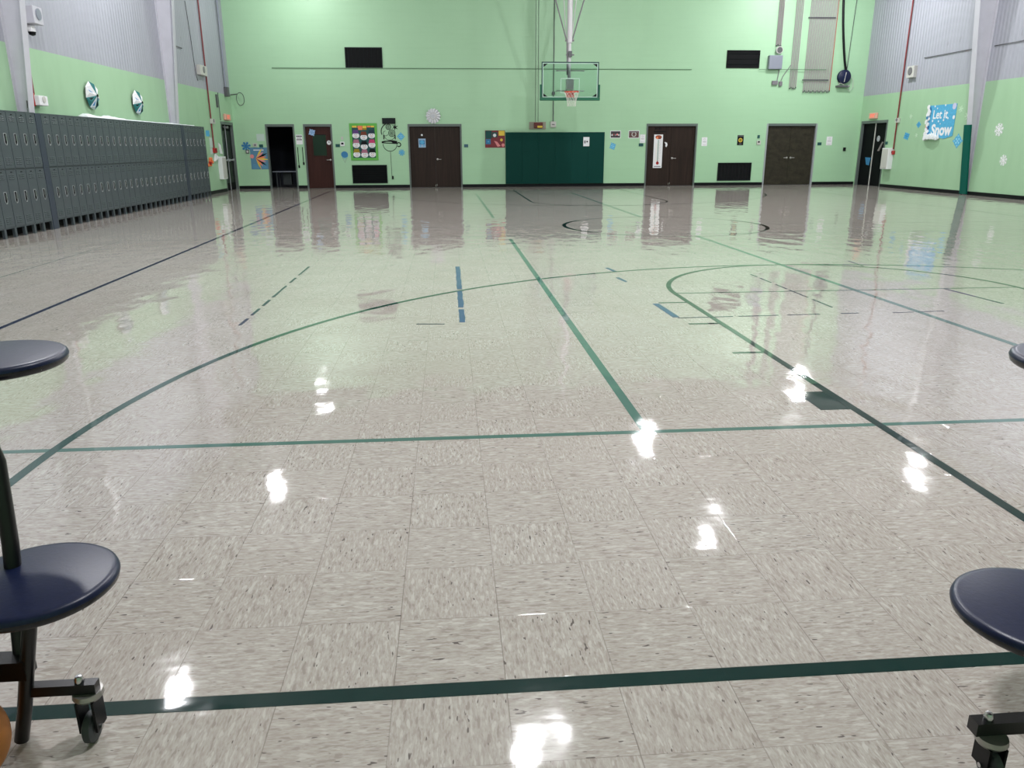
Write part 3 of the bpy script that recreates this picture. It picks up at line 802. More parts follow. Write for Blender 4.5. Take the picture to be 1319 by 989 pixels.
    bk.box(cx - .1, cx + .12, BY + .012, BY + .3, 3.15, 3.45, M_mast); bk.build('mounting_bracket', root)
    for s, xt in ((-1, 3.38), (1, 4.48)):
        MB().tube([(cx + s * .09, ym, 4.62), (xt, ym - .1, 6.1), (xt + s * .55, ym - .2, ZC)], .022, M_conduit, 8).build('brace', root)
    for s, xt in ((-1, 3.75), (1, 4.2)):
        MB().tube([(cx + s * .08, ym + .1, 4.62), (xt, ym + .1, 6.1), (xt + s * .2, ym + .1, ZC)], .014, M_mast, 8).build('brace', root)
goal()

# ------------------------------------------------------------------ cafeteria stool tables at both picture edges
def stool_seat(root, c, r=.182, th=.032, label=None):
    x_, y_, z_ = c
    prof = [(0, z_), (r * .9, z_), (r * .955, z_ - .0015), (r * .985, z_ - .006), (r, z_ - .014), (r * .985, z_ - th + .006), (r * .95, z_ - th), (0, z_ - th)]
    mats_ = [M_navy, M_navy, M_navy, M_navy, M_navyrim, M_navyrim, M_navyrim]
    o = MB().lathe(prof, (x_, y_, 0), M_navy, 56, mats=mats_).build('seat', root, True)
    MB().lathe([(0, z_ - th), (.07, z_ - th), (.07, z_ - th - .012), (0, z_ - th - .012)], (x_, y_, 0), M_tube, 20).build('mounting_plate', o)
    return o
def caster(root, x_, y_, ztop, s=1):
    """swivel caster: wheel with fork hanging from the end of a bar"""
    cr = MB(); R = .038
    cr.lathe([(0, 0), (.034, 0), (.036, -.012), (.030, -.02), (0, -.02)], (x_, y_, ztop), M_nickel, 20)
    for d in (-1, 1):
        cr.box(x_ + d * .019 - .003, x_ + d * .019 + .003, y_ - .03, y_ + .022, R - .004, ztop - .018, M_blk)
    cr.tube([(x_ - .026, y_ - .01, R), (x_ + .026, y_ - .01, R)], .006, M_chrome, 10)
    o = cr.build('caster', root, True)
    MB().lathe([(.012, -.013), (R - .008, -.013), (R, -.008), (R, .008), (R - .008, .013), (.012, .013)], (x_, y_ - .01, R), M_rubber, 28, ax=(1, 0, 0)).build('wheel', o, True)
    return o
# left table
t = thing('cafeteria_table', (-1.75, 1.9, 0), 'folding cafeteria table with navy round stools at the left edge', 'table')
S1 = (-.987, 1.680, .448); S2 = (-1.224, 2.10, .88)
stool_seat(t, S1); stool_seat(t, S2)
J = Vector((-1.05, 1.69, .17))
MB().tube([(-.99, 1.665, .41), (-1.02, 1.665, .28), (-1.06, 1.665, .10), (-1.083, 1.665, .012)], .0165, M_tube, 14).build('leg', t, True)
MB().tube([(-1.058, 1.69, .21), (-1.066, 1.755, .50), (-1.072, 1.78, .70), (-1.12, 1.81, .84)], .0185, M_tube, 14).build('post', t, True)
MB().tube([(-1.25, 2.09, .84), (-1.40, 2.10, .62), (-1.74, 2.12, .5)], .017, M_tube, 12).build('leg', t, True)
MB().tube([(-1.05, 1.672, .150), (-.885, 1.672, .150)], .0135, M_tube, square=True).build('caster_bar', t)
MB().tube([(-1.03, 1.672, .218), (-1.74, 1.672, .218)], .025, M_tube, square=True).build('side_bar', t)
MB().tube([(-1.76, 1.0, .13), (-1.76, 2.6, .13)], .02, M_tube, square=True).build('beam', t)
caster(t, -.912, 1.676, .1365)
MB().lathe([(0, .018), (.008, .016), (.011, .008), (.011, 0)], (-.925, 1.672, .164), M_chrome, 12).build('bolt', t, True)
for yy in (1.05, 2.5): caster(t, -1.78, yy, .13)
for xx in (-1.92, -1.86):
    MB().box(xx, xx + .03, .9, 2.7, .16, 1.25, mat('table_laminate', (170, 168, 160), .4)).build('folded_top', t, bevel=.004)
MB().tube([(-1.76, 1.8, .13), (-1.76, 1.8, 1.2)], .02, M_tube, square=True).tube([(-1.12, 1.81, .84), (-1.74, 1.8, .84)], .015, M_tube, 10).build('upright', t)
# right table
t = thing('cafeteria_table', (1.9, 1.6, 0), 'folding cafeteria table with navy round stools at the right edge', 'table')
S1 = (1.265, 1.368, .445); S2 = (1.648, 1.815, .88)
stool_seat(t, S1); stool_seat(t, S2)
MB().tube([(1.278, 1.37, .41), (1.31, 1.38, .28), (1.335, 1.40, .12), (1.345, 1.40, .012)], .0165, M_tube, 14).build('leg', t, True)
MB().tube([(1.61, 1.81, .84), (1.85, 1.75, .62), (2.2, 1.7, .5)], .017, M_tube, 12).build('leg', t, True)
MB().tube([(1.17, 1.39, .126), (1.36, 1.39, .126)], .0165, M_tube, square=True).build('caster_bar', t)
MB().tube([(1.34, 1.39, .2), (1.7, 1.39, .13), (2.2, 1.39, .13)], .021, M_tube, square=True).build('side_bar', t)
MB().tube([(2.2, .7, .13), (2.2, 2.3, .13)], .02, M_tube, square=True).build('beam', t)
caster(t, 1.21, 1.375, .110)
MB().lathe([(0, .018), (.008, .016), (.011, .008), (.011, 0)], (1.205, 1.39, .143), M_chrome, 12).build('bolt', t, True)
for yy in (.75, 2.2): caster(t, 2.24, yy, .13)
MB().tube([(2.2, 1.7, .13), (2.2, 1.7, 1.2)], .02, M_tube, square=True).build('upright', t)
for xx in (2.3, 2.36):
    MB().box(xx, xx + .03, .6, 2.4, .16, 1.25, MATS['table_laminate']).build('folded_top', t, bevel=.004)
# basketball at the left edge
def ball():
    c = Vector((-1.150, 1.538, .112)); R = .1115; mb = MB(); n, k = 28, 40
    prof = [(R * math.sin(PI * i / n), -R * math.cos(PI * i / n)) for i in range(n + 1)]
    mb.lathe(prof, c, M_ball, k)
    o = mb.build('ball', smooth=True); tag(o, 'tan orange ball on the floor at the bottom left corner', 'ball')
ball()

# ------------------------------------------------------------------ pieces on the far wall
C0 = .002
def sheet(name, F, box, m, label, cat, c=.004, extra=None, base=C0):
    a0, a1, b0, b1 = box; mb = MB().fbox(F, a0, a1, b0, b1, base, base + c, m)
    if extra: extra(mb, a0, a1, b0, b1, base + c)
    return tag(mb.build(name), label, cat)
# bulletin board with nine snowmen
def bulletin():
    a0, a1, b0, b1 = pxbox(BK, 451, 158.7, 486.5, 206.5)
    root = thing('bulletin_board', BK((a0 + a1) / 2, b0, 0), 'green bordered bulletin board with nine snowman faces in hats', 'bulletin board')
    W_, H_ = a1 - a0, b1 - b0
    MB().fbox(BK, a0, a1, b0, b1, .002, .012, M_board).build('backing', root)
    f = .085; mb = MB()
    mb.fbox(BK, a0, a1, b1 - f, b1, .012, .02, M_lime).fbox(BK, a0, a1, b0, b0 + f, .012, .02, M_lime).fbox(BK, a0, a0 + f, b0 + f, b1 - f, .012, .02, M_lime).fbox(BK, a1 - f, a1, b0 + f, b1 - f, .012, .02, M_lime); mb.build('border', root)
    mb = MB()
    for u0, u1, v0, v1, m_ in ((.10, .27, .885, .94, M_yellow), (.30, .47, .87, .945, M_orange), (.48, .62, .87, .95, M_yellow), (.64, .77, .89, .95, M_orange), (.78, .90, .89, .95, M_yellow), (.32, .47, .82, .87, M_orange), (.48, .62, .82, .87, M_must)):
        mb.fbox(BK, a0 + u0 * W_, a0 + u1 * W_, b0 + v0 * H_, b0 + v1 * H_, .013, .016, m_)
    mb.build('title_cards', root)
    hats = [M_purple, M_brown, M_navyf, M_rose, M_ink, M_magenta, M_must, M_rose, M_ink]
    for i in range(9):
        r, c = divmod(i, 3); x_ = a0 + W_ * (.22 + .285 * c); z_ = b0 + H_ * (.67 - .255 * r) - (.055 if c == 1 else 0)
        if r == 2 and c == 1: z_ += .04
        fc = MB(); fc.disc(BK, x_, z_, .125, .014, .017, M_white, 20, ry=.095); fc.disc(BK, x_ - .03, z_ + .03, .012, .0175, .019, M_ink, 8).disc(BK, x_ + .035, z_ + .03, .012, .0175, .019, M_ink, 8)
        fc.poly(BK, [(x_ - .02, z_ + .005), (x_ - .015, z_ - .015), (x_ + .05, z_ - .01)], .0175, .019, M_orange)
        fc.ring(BK, x_, z_ - .01, .045, .053, .0175, .019, M_ink, 8, PI * 1.15, PI * 1.85)
        fo = fc.build('snowman_face', root)
        hm = hats[i]; h = MB(); h.fbox(BK, x_ - .12, x_ + .12, z_ + .07, z_ + .10, .018, .021, hm); h.poly(BK, [(x_ - .1, z_ + .1), (x_ + .1, z_ + .1), (x_ + .085, z_ + .19), (x_ - .085, z_ + .19)], .018, .021, hm)
        h.build('hat', fo)
bulletin()
# cup drawing
def cup_decal():
    mb = MB(); a0, a1, b0, b1 = pxbox(BK, 493, 163, 513, 194.5); cx = BK.px(502.5, 188)[0]; zc = BK.px(502, 185.5)[1]
    F = BK; c0, c1 = .001, .004
    R = .255
    mb.ring(F, cx, zc, R - .02, R, c0, c1, M_ink, 20, PI, 2 * PI)                       # bowl
    for s in (-1, 1):
        mb.poly(F, [(cx - .29, zc + .03 + s * .0), (cx + .27, zc + .0), (cx + .27, zc + .03), (cx - .29, zc + .06)], c0, c1, M_ink) if s == 1 else None
    mb.poly(F, [(cx - .29, zc + .05), (cx - .1, zc + .08), (cx + .05, zc + .075), (cx + .1, zc + .03), (cx + .25, zc + .03), (cx + .26, zc + .1), (cx + .1, zc + .13), (cx - .2, zc + .11), (cx - .29, zc + .09)], c0, c1, M_ink)
    mb.ring(F, cx + .31, zc - .02, .05, .085, c0, c1, M_ink, 14, -PI * .75, PI * .8)     # handle
    # heap of whipped swirls
    for x_, z_, r in ((cx - .03, zc + .58, .10), (cx + .08, zc + .37, .125)):
        mb.ring(F, x_, z_, r - .022, r, c0, c1, M_ink, 18); mb.ring(F, x_, z_, r * .45, r * .62, c0, c1, M_ink, 14); mb.disc(F, x_, z_, r * .25, c0, c1, M_ink, 10)
    mb.ring(F, cx - .02, zc + .42, .255, .285, c0, c1, M_ink, 18, PI * .62, PI * 1.12)
    mb.ring(F, cx - .14, zc + .36, .075, .09, c0, c1, M_ink, 12, PI * .5, PI * 1.9)
    for s in (-1, 1): mb.fbox(F, cx + s * .2 - .025, cx + s * .2 + .01, zc + .16, zc + .31, c0, c1, M_ink)
    mb.ring(F, cx, zc + .33, .19, .205, c0, c1, M_ink, 12, PI * 1.1, PI * 1.9)
    st = []; sx, sz = cx + .2, zc + .57
    for k in range(12): r = .13 if k % 2 == 0 else .04; st.append((sx + r * math.cos(k * PI / 6 + .4), sz + r * math.sin(k * PI / 6 + .4)))
    mb.poly(F, st, c0, c1, M_ink)
    return tag(mb.build('cup_drawing'), 'black line drawing of a cup heaped with swirls on the green wall', 'decal')
cup_decal()
def cord(F, pts, r, m, label, name='hanging_cord', cat='cord', c=.012, n=6):
    P = [F(*F.px(x_, y_, c), c) for x_, y_ in pts]
    return tag(MB().tube(P, r, m, n).build(name, smooth=True), label, cat)
cord(BK, [(503, 195), (503.6, 205), (505, 228)], .006, M_conduitdk, 'thin cord hanging below the cup drawing')
a, b_ = BK.px(506, 228.5, .012)
MB()
tag(MB().fbox(BK, a - .03, a + .03, b_ - .06, b_ + .05, .002, .03, M_blk).build('cord_plug'), 'small black plug at the end of the thin hanging cord', 'plug')
sheet('wall_speaker', BK, pxbox(BK, 492.3, 152, 509.3, 159.5), M_blk, 'black box mounted above the cup drawing', 'speaker', c=.035, extra=lambda mb, a0, a1, b0, b1, c: mb.fbox(BK, a0 + .02, a1 - .02, b0 + .02, b1 - .02, c, c + .004, M_louver))

def flake(F, cx, cz, r, m, name, label, c=.004, n=6, w=.16, base=C0):
    mb = MB()
    for k in range(n):
        t_ = 2 * PI * k / n + .25; d = Vector((math.cos(t_), math.sin(t_))); e = Vector((-d.y, d.x))
        pts = [Vector((cx, cz)) + d * (r * .12) - e * r * w * .6, Vector((cx, cz)) + d * r * .8 - e * r * w, Vector((cx, cz)) + d * r, Vector((cx, cz)) + d * r * .8 + e * r * w, Vector((cx, cz)) + d * (r * .12) + e * r * w * .6]
        mb.poly(F, [tuple(p) for p in pts], base + k * .0001, base + c + k * .0001, m)
        for f in (.45, .7):
            for s in (-1, 1):
                q = Vector((cx, cz)) + d * r * f; g_ = (d * .6 + e * s).normalized(); h = Vector((-g_.y, g_.x)) * r * .05
                mb.poly(F, [tuple(q - h), tuple(q + g_ * r * .32 - h * .4), tuple(q + g_ * r * .32 + h * .4), tuple(q + h)], base + k * .0001, base + c * .9 + k * .0001, m)
    mb.disc(F, cx, cz, r * .22, base, base + c + .001, m, 12)
    return tag(mb.build(name), label, 'decoration')
def diamond(F, x0, y0, x1, y1, m, label, rot=0.0, name='paper_snowflake', base=C0, m2=None):
    a0, a1, b0, b1 = pxbox(F, x0, y0, x1, y1, base); cx, cz = (a0 + a1) / 2, (b0 + b1) / 2; ra, rb = abs(a1 - a0) / 2, (b1 - b0) / 2
    mb = MB(); P = []
    for k in range(4):
        for j in range(4):
            t_ = j / 4; p = (math.cos(k * PI / 2), math.sin(k * PI / 2)); q = (math.cos((k + 1) * PI / 2), math.sin((k + 1) * PI / 2))
            x_ = p[0] * (1 - t_) + q[0] * t_; z_ = p[1] * (1 - t_) + q[1] * t_; s = .88 if j % 2 else 1
            x_, z_ = x_ * s, z_ * s
            P.append((cx + ra * (x_ * math.cos(rot) - z_ * math.sin(rot)), cz + rb * (x_ * math.sin(rot) + z_ * math.cos(rot))))
    mb.poly(F, P, base, base + .004, m)
    m2 = m2 or mat('pale_blue_cutwork', (150, 205, 225), .6)
    for k in range(4):
        t_ = k * PI / 2 + rot + PI / 4
        mb.disc(F, cx + ra * .34 * math.cos(t_), cz + rb * .34 * math.sin(t_), ra * .13, base + .004, base + .006, m2, 6)
        t_ = k * PI / 2 + rot; mb.disc(F, cx + ra * .62 * math.cos(t_), cz + rb * .62 * math.sin(t_), ra * .09, base + .004, base + .006, m2, 6)
    mb.disc(F, cx, cz, ra * .12, base + .004, base + .006, m2, 6)
    return tag(mb.build(name), label, 'decoration')
diamond(BK, 511, 170, 521.7, 181.5, M_blue, 'blue paper snowflake right of the cup drawing')
a, z_ = BK.px(517.5, 196.5); flake(BK, a, z_, .12, M_blue, 'paper_snowflake', 'small blue paper snowflake just left of the walnut double door', n=8)
diamond(BK, 784.5, 182.5, 794, 194, M_blue, 'blue paper snowflake right of the green pads', rot=.45)
a, z_ = BK.px(317, 188.5); flake(BK, a, z_, .17, M_blued, 'paper_snowflake', 'deep blue paper star near the left corner of the far wall', n=7, w=.2)
def lollipop():
    a, z_ = BK.px(443.8, 199); mb = MB(); mb.disc(BK, a, z_, .12, C0, C0 + .004, M_blued, 18, ry=.11)
    for k in range(5): mb.poly(BK, [(a - .1 + .05 * k, z_ - .04), (a - .07 + .05 * k, z_ - .04), (a - .04 + .02 * k, z_ - .17)], C0, C0 + .003, M_blue)
    for s in (-1, 1): mb.tube([BK(a + s * .08, z_ - .1, .006), BK(a, z_ - .28, .006)], .004, M_conduit, 5)
    return tag(mb.build('paper_balloon'), 'blue paper dome with hanging strings left of the bulletin board', 'decoration')
lollipop()
# pleated rosette above door 3
def rosette(F, a, b, r, c_rim, c_mid, mats_, name, label, n=16, zig=.03, tex=None):
    mb = MB()
    for k in range(2 * n):
        t0, t1 = PI * k / n, PI * (k + 1) / n; r0_ = r * (1 if k % 2 == 0 else .86); r1_ = r * (1 if k % 2 else .86)
        z0 = c_rim + (zig if k % 2 == 0 else 0); z1 = c_rim + (zig if k % 2 else 0)
        m_ = mats_[(k // (2 if len(mats_) > 2 else 1)) % len(mats_)]
        A = F(a + r0_ * math.cos(t0), b + r0_ * math.sin(t0), z0); B = F(a + r1_ * math.cos(t1), b + r1_ * math.sin(t1), z1)
        C = F(a + .02 * math.cos(t1), b + .02 * math.sin(t1), c_mid); D = F(a + .02 * math.cos(t0), b + .02 * math.sin(t0), c_mid)
        off = F.n * .004
        mb.add([A, B, C, D, A - off, B - off, C - off, D - off], [(0, 1, 2, 3), (7, 6, 5, 4), (0, 4, 5, 1), (3, 2, 6, 7), (1, 5, 6, 2), (0, 3, 7, 4)], m_)
    mb.disc(F, a, b, .035, c_mid - .004, c_mid + .006, mats_[0], 12)
    mb.disc(F, a, b, .03, .0, c_mid - .006, mats_[0], 8)
    return mb
a, z_ = BK.px(558, 149.5)
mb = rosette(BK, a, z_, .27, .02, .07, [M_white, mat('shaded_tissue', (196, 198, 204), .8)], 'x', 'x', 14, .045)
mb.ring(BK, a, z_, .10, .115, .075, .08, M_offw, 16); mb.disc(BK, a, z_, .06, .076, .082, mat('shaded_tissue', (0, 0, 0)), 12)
tag(mb.build('paper_rosette'), 'white pleated paper rosette above the left walnut double door', 'decoration')
# two rosettes over the lockers: folded wrapping paper in white, teal and silver
for (x_, y_), lab in (((120.5, 123), 'teal and white folded paper rosette nearer the camera over the lockers'), ((179, 132), 'teal and white folded paper rosette farther from the camera over the lockers')):
    a, z_ = LF.px(x_, y_, .09); mb = MB(); R = .285; n = 8; mm = [M_white, M_teal, M_white, M_white, M_teal, mat('silver_paper', (190, 200, 205), .4), M_teal, M_white]
    for k in range(n):
        t0 = 2 * PI * k / n + .2; t1 = t0 + 2 * PI / n; tm = (t0 + t1) / 2
        c = LF(a, z_, .17); p = LF(a + R * math.cos(t0), z_ + R * math.sin(t0), .05); q = LF(a + R * math.cos(t1), z_ + R * math.sin(t1), .05); mid = LF(a + R * .8 * math.cos(tm), z_ + R * .8 * math.sin(tm), .115)
        mb.add([c, p, mid], [(0, 1, 2)], mm[k]); mb.add([c, mid, q], [(0, 1, 2)], mm[k])
        # printed triangle on each fold
        for u, v in ((p, mid),):
            g = (c + u * 2 + v * 2) / 5; e = .45; mb.add([g + (c - g) * e + LF.n * .006, g + (u - g) * e + LF.n * .006, g + (v - g) * e + LF.n * .006], [(0, 1, 2)], M_ink if k % 2 == 0 else M_blued)
        b1_ = LF(a, z_, .01); mb.add([p, q, mid], [(0, 1, 2)], mm[k]); mb.add([b1_, q, p], [(0, 1, 2)], M_conduitdk)
    mb.disc(LF, a, z_, .03, .165, .178, M_ink, 10); mb.disc(LF, a, z_, .05, .0, .012, M_white, 10)
    tag(mb.build('paper_rosette'), lab, 'decoration')

# posters, signs and switches on the far wall
def art_left(mb, a0, a1, b0, b1, c):
    cx, cz = a0 + .3 * (a1 - a0), (b0 + b1) / 2
    for k in range(9):
        t_ = -1.2 + 2.2 * k / 8; L = .38 if k % 2 else .46
        d = Vector((math.cos(t_), math.sin(t_) * .9)); e = Vector((-d.y, d.x)) * .035; o = Vector((cx, cz))
        mb.poly(BK, [tuple(o), tuple(o + d * L * .6 + e), tuple(o + d * L), tuple(o + d * L * .6 - e)], c + .0002 * k, c + .001 + .0002 * k, (M_yellow, M_orange, M_ink, M_pink)[k % 4])
    mb.disc(BK, a0 + .05, cz + .07, .07, c, c + .003, M_pink, 10)
    for k in range(3): mb.fbox(BK, a0 + .05, a1 - .06, b0 + .05 + .05 * k, b0 + .06 + .05 * k, c, c + .001, M_blue)
    mb.fbox(BK, a0 + .12, a1 - .12, b1 - .1, b1 - .07, c, c + .001, M_white)
sheet('poster', BK, pxbox(BK, 323, 190, 345, 218), mat('slate_blue_paper', (84, 132, 160), .6), 'slate blue poster with an orange and yellow leaf burst', 'poster', extra=art_left)
sheet('paper_notice', BK, pxbox(BK, 330.5, 172.5, 340.5, 181.5), mat('grey_white_paper', (186, 205, 196), .7), 'pale paper notice above the slate blue poster', 'paper')
sheet('light_switch', BK, pxbox(BK, 326, 184.5, 331.5, 189), M_offw, 'pale switch plate above the slate blue poster', 'switch', c=.02, extra=lambda mb, a0, a1, b0, b1, c: mb.fbox(BK, a0 + .04, a1 - .04, b0 + .03, b1 - .03, c, c + .006, M_conduit))
sheet('room_sign', BK, pxbox(BK, 334, 186, 339, 189.8), M_board, 'dark green room sign left of the open doorway', 'sign', c=.01)
sheet('thermostat', BK, pxbox(BK, 317, 193, 321, 197.5), M_conduitdk, 'dark framed thermostat left of the slate blue poster', 'thermostat', c=.03, extra=lambda mb, a0, a1, b0, b1, c: mb.fbox(BK, a0 + .02, a1 - .02, b0 + .02, b1 - .02, c, c + .003, M_offw))
def sign_text(mb, a0, a1, b0, b1, c):
    text_on(mb, BK, 'WHEN', (a0 + a1) / 2, b1 - .05, .085, c + .002, M_ink, bold=.003); text_on(mb, BK, 'DOOR IS', (a0 + a1) / 2, b1 - .13, .045, c + .002, M_ink); text_on(mb, BK, 'SHUT', (a0 + a1) / 2, b1 - .19, .08, c + .002, M_ink, bold=.003)
def sign_lines(mb, a0, a1, b0, b1, c):
    w_ = a1 - a0; h = b1 - b0
    for (u0, u1, v0, v1) in ((.08, .26, .78, .9), (.3, .5, .78, .9), (.54, .72, .78, .9), (.76, .94, .78, .9), (.2, .36, .62, .68), (.42, .56, .62, .68), (.62, .8, .62, .68), (.1, .3, .44, .54), (.35, .55, .44, .54), (.6, .9, .44, .54)):
        mb.fbox(BK, a0 + u0 * w_, a0 + u1 * w_, b0 + v0 * h, b0 + v1 * h, c, c + .001, M_ink)
sheet('paper_notice', BK, pxbox(BK, 381.3, 173.5, 389.6, 186), M_white, 'white printed notice between the open doorway and the red brown door', 'sign', extra=sign_lines)
cord(BK, [(383.3, 189.5), (385.2, 213)], .012, M_blk, 'left of two short black cords between the doors'); cord(BK, [(389.4, 189.5), (391, 209)], .012, M_blk, 'right of two short black cords between the doors')
for (x_, y_), l in (((385.4, 214), 'left'), ((391.3, 210), 'right')):
    a, z_ = BK.px(x_, y_, .02); tag(MB().fbox(BK, a - .025, a + .025, z_ - .06, z_ + .03, .002, .035, M_blk).build('cord_pull'), 'black pull at the end of the %s short black cord' % l, 'pull')
sheet('room_sign', BK, pxbox(BK, 432.3, 185.5, 437.8, 189.5), M_board, 'dark room sign right of the red brown door', 'sign', c=.01)
sheet('thermostat', BK, pxbox(BK, 438.5, 182.5, 443.8, 188), M_white, 'white thermostat with a dark display right of the red brown door', 'thermostat', c=.03, extra=lambda mb, a0, a1, b0, b1, c: mb.fbox(BK, a0 + .03, a1 - .03, b0 + .05, b1 - .03, c, c + .003, M_ink))
sheet('light_switch', BK, pxbox(BK, 439.3, 176, 441.9, 180), M_offw, 'small pale switch above the white thermostat', 'switch', c=.012)
diamond(BK, 396.5, 165, 407, 176, mat('pale_lilac_blue', (150, 178, 215), .6), 'lilac blue paper snowflake on the red brown door', rot=.5, base=-.046, m2=M_blued)
a, z_ = BK.px(423.8, 183.7, -.06)
mb = MB().disc(BK, a, z_, .075, -.058, -.053, M_white, 20); mb.disc(BK, a, z_ + .02, .02, -.053, -.051, M_ink, 8); tag(mb.build('paper_disc'), 'round white paper disc on the red brown door', 'sign')
def bluepost(mb, a0, a1, b0, b1, c):
    mb.fbox(BK, a0 + .03, a1 - .03, b0 + .1, b1 - .05, c, c + .001, M_blued); mb.disc(BK, (a0 + a1) / 2, (b0 + b1) / 2 + .03, .07, c + .001, c + .002, M_blue, 12)
    mb.disc(BK, a0 + .07, b0 + .06, .03, c, c + .001, M_blue, 8).disc(BK, a1 - .07, b0 + .06, .03, c, c + .001, M_blue, 8)
    mb.tube([BK((a0 + a1) / 2 - .07, b1, c), BK((a0 + a1) / 2, b1 + .1, c), BK((a0 + a1) / 2 + .07, b1, c)], .006, M_ink, 5)
    mb.disc(BK, (a0 + a1) / 2, b1 + .12, .035, c - .004, c, M_white, 12)
sheet('door_hanger', BK, pxbox(BK, 539, 178.5, 548.3, 190), mat('frosty_blue_paper', (150, 175, 200), .6), 'blue snowman style card hung on the left walnut double door', 'poster', extra=bluepost, base=-.058)
sheet('room_sign', BK, pxbox(BK, 597.8, 185.7, 603, 189.7), mat('blue_green_sign', (50, 90, 105), .5), 'blue green room sign right of the left walnut double door', 'sign', c=.01)
def maroon_art(mb, a0, a1, b0, b1, c):
    w_ = a1 - a0; h = b1 - b0
    for u0, u1, v0, v1, m_ in ((.02, .34, .52, .98, M_board), (.68, .98, .7, .98, M_yellow), (.03, .28, .2, .5, M_blued), (.36, .62, .6, .9, M_board), (.3, .6, .45, .55, M_maroon)):
        mb.fbox(BK, a0 + u0 * w_, a0 + u1 * w_, b0 + v0 * h, b0 + v1 * h, c, c + .002, m_)
    mb.disc(BK, a0 + .48 * w_, b0 + .72 * h, .06, c + .002, c + .003, M_white, 10); mb.disc(BK, a0 + .82 * w_, b0 + .45 * h, .05, c, c + .002, M_yellow, 10); mb.disc(BK, a0 + .9 * w_, b0 + .15 * h, .06, c, c + .002, M_pink, 10)
    mb.poly(BK, [(a0 + .45 * w_, b0 + .4 * h), (a0 + .6 * w_, b0 + .35 * h), (a0 + .78 * w_, b0 + .1 * h), (a0 + .62 * w_, b0 + .05 * h)], c, c + .002, M_pink)
    mb.disc(BK, a0 + .16 * w_, b0 + .35 * h, .03, c + .002, c + .003, M_blue, 8)
sheet('poster', BK, pxbox(BK, 624.8, 168, 650.5, 190.2), M_maroon, 'maroon collage poster beside the green wall pads', 'poster', extra=maroon_art)
# hoist unit above the pads and its two cables
a0, a1, b0, b1 = pxbox(BK, 681.5, 157, 703, 166.5)
r_ = thing('hoist_switch', BK((a0 + a1) / 2, b0, 0), 'red and yellow hoist unit on a pale plate above the green pads', 'switch')
MB().fbox(BK, a0, a1, b0, b1, .001, .03, mat('taupe_plate', (150, 145, 130), .5)).build('plate', r_, bevel=.004)
c0_, c1_ = a0 + .27 * (a1 - a0), a0 + .80 * (a1 - a0)
MB().fbox(BK, c0_, c1_, b0 + .04, b1 - .02, .03, .16, mat('dark_red_housing', (92, 28, 26), .4)).build('housing', r_, bevel=.02)
MB().fbox(BK, c0_ + .12, c1_ - .02, b0 + .05, b0 + .12, .161, .165, M_yellow).build('yellow_label', r_)
a2, b2 = BK.px(713, 154.5)
for (xt, xb) in ((687.2, 689.6), (694.2, 693)):
    a = BK.px(xb, 150)[0]; tag(MB().tube([BK(a, b1 + .0, .03), BK(a, ZC, .03)], .007, M_conduitdk, 6).build('hoist_cable'), 'thin cable running up the wall from the hoist unit, %s of the pair' % ('left' if xb < 691 else 'right'), 'cable')
# conduit with box behind the backboard
zz0 = BK.px(713, 156.5, .03)[1]; a = BK.px(713, 100)[0]; zb = BK.px(713, 120)[1]
c_ = thing('conduit', BK(a, zz0, .03), 'single conduit running down the wall behind the backboard to a pale box', 'conduit')
MB().tube([BK(a, zz0, .03), BK(a, ZC, .03)], .016, M_conduitdk, 8).build('pipe', c_, True); MB().fbox(BK, a - .05, a + .05, zb - .05, zb + .05, .0, .06, M_conduitdk).build('junction', c_); 
mb = MB().fbox(BK, a - .1, a + .1, zz0 - .2, zz0, .0, .09, M_offw); mb.tube([BK(a - .05, zz0 - .1, .09), BK(a + .05, zz0 - .1, .09)], .02, M_conduit, 8); mb.build('outlet_box', c_, bevel=.01)
sheet('notice_plate', BK, pxbox(BK, 751, 176.5, 758.8, 188.3), M_white, 'white printed notice fixed on the green wall pads', 'sign', base=.055, extra=lambda mb, a0, a1, b0, b1, c: mb.disc(BK, a0 + .14, (b0 + b1) / 2, .03, c, c + .001, M_ink, 8).fbox(BK, a0 + .03, a0 + .09, b0 + .1, b1 - .12, c, c + .001, M_conduit))
def photo(mb, a0, a1, b0, b1, c):
    mb.fbox(BK, a0 + .02, a1 - .02, b0 + .02, b1 - .02, c, c + .001, mat('dark_photo', (52, 46, 50), .5)); w_ = a1 - a0
    for k, m_ in enumerate((M_offw, M_maroon, M_conduit, M_pink, M_offw)): mb.disc(BK, a0 + w_ * (.18 + .16 * k), (b0 + b1) / 2 - .02 + .02 * (k % 2), .035, c + .001, c + .002, m_, 8)
def photo2(mb, a0, a1, b0, b1, c):
    mb.fbox(BK, a0 + .02, a1 - .02, b0 + .02, b1 - .02, c, c + .001, mat('brown_photo', (92, 62, 58), .5)); w_ = a1 - a0
    mb.ring(BK, a0 + .5 * w_, (b0 + b1) / 2, .06, .09, c + .001, c + .002, M_offw, 12); mb.fbox(BK, a0 + .05, a1 - .05, b1 - .07, b1 - .04, c + .001, c + .002, M_conduit)
sheet('photo_print', BK, pxbox(BK, 786, 168.3, 799.5, 178), M_white, 'group photo print above the tilted blue snowflake', 'photo', extra=photo)
sheet('photo_print', BK, pxbox(BK, 809.5, 168, 823.5, 178), M_white, 'brown photo print left of the thermometer door', 'photo', extra=photo2)
def notice(mb, a0, a1, b0, b1, c):
    w_ = a1 - a0; h = b1 - b0
    mb.ring(BK, a0 + .5 * w_, b0 + .75 * h, .03, .035, c, c + .001, M_conduit, 10)
    for v in (.5, .44, .1): mb.fbox(BK, a0 + .2 * w_, a0 + .8 * w_, b0 + v * h, b0 + (v + .02) * h, c, c + .001, M_conduitdk)
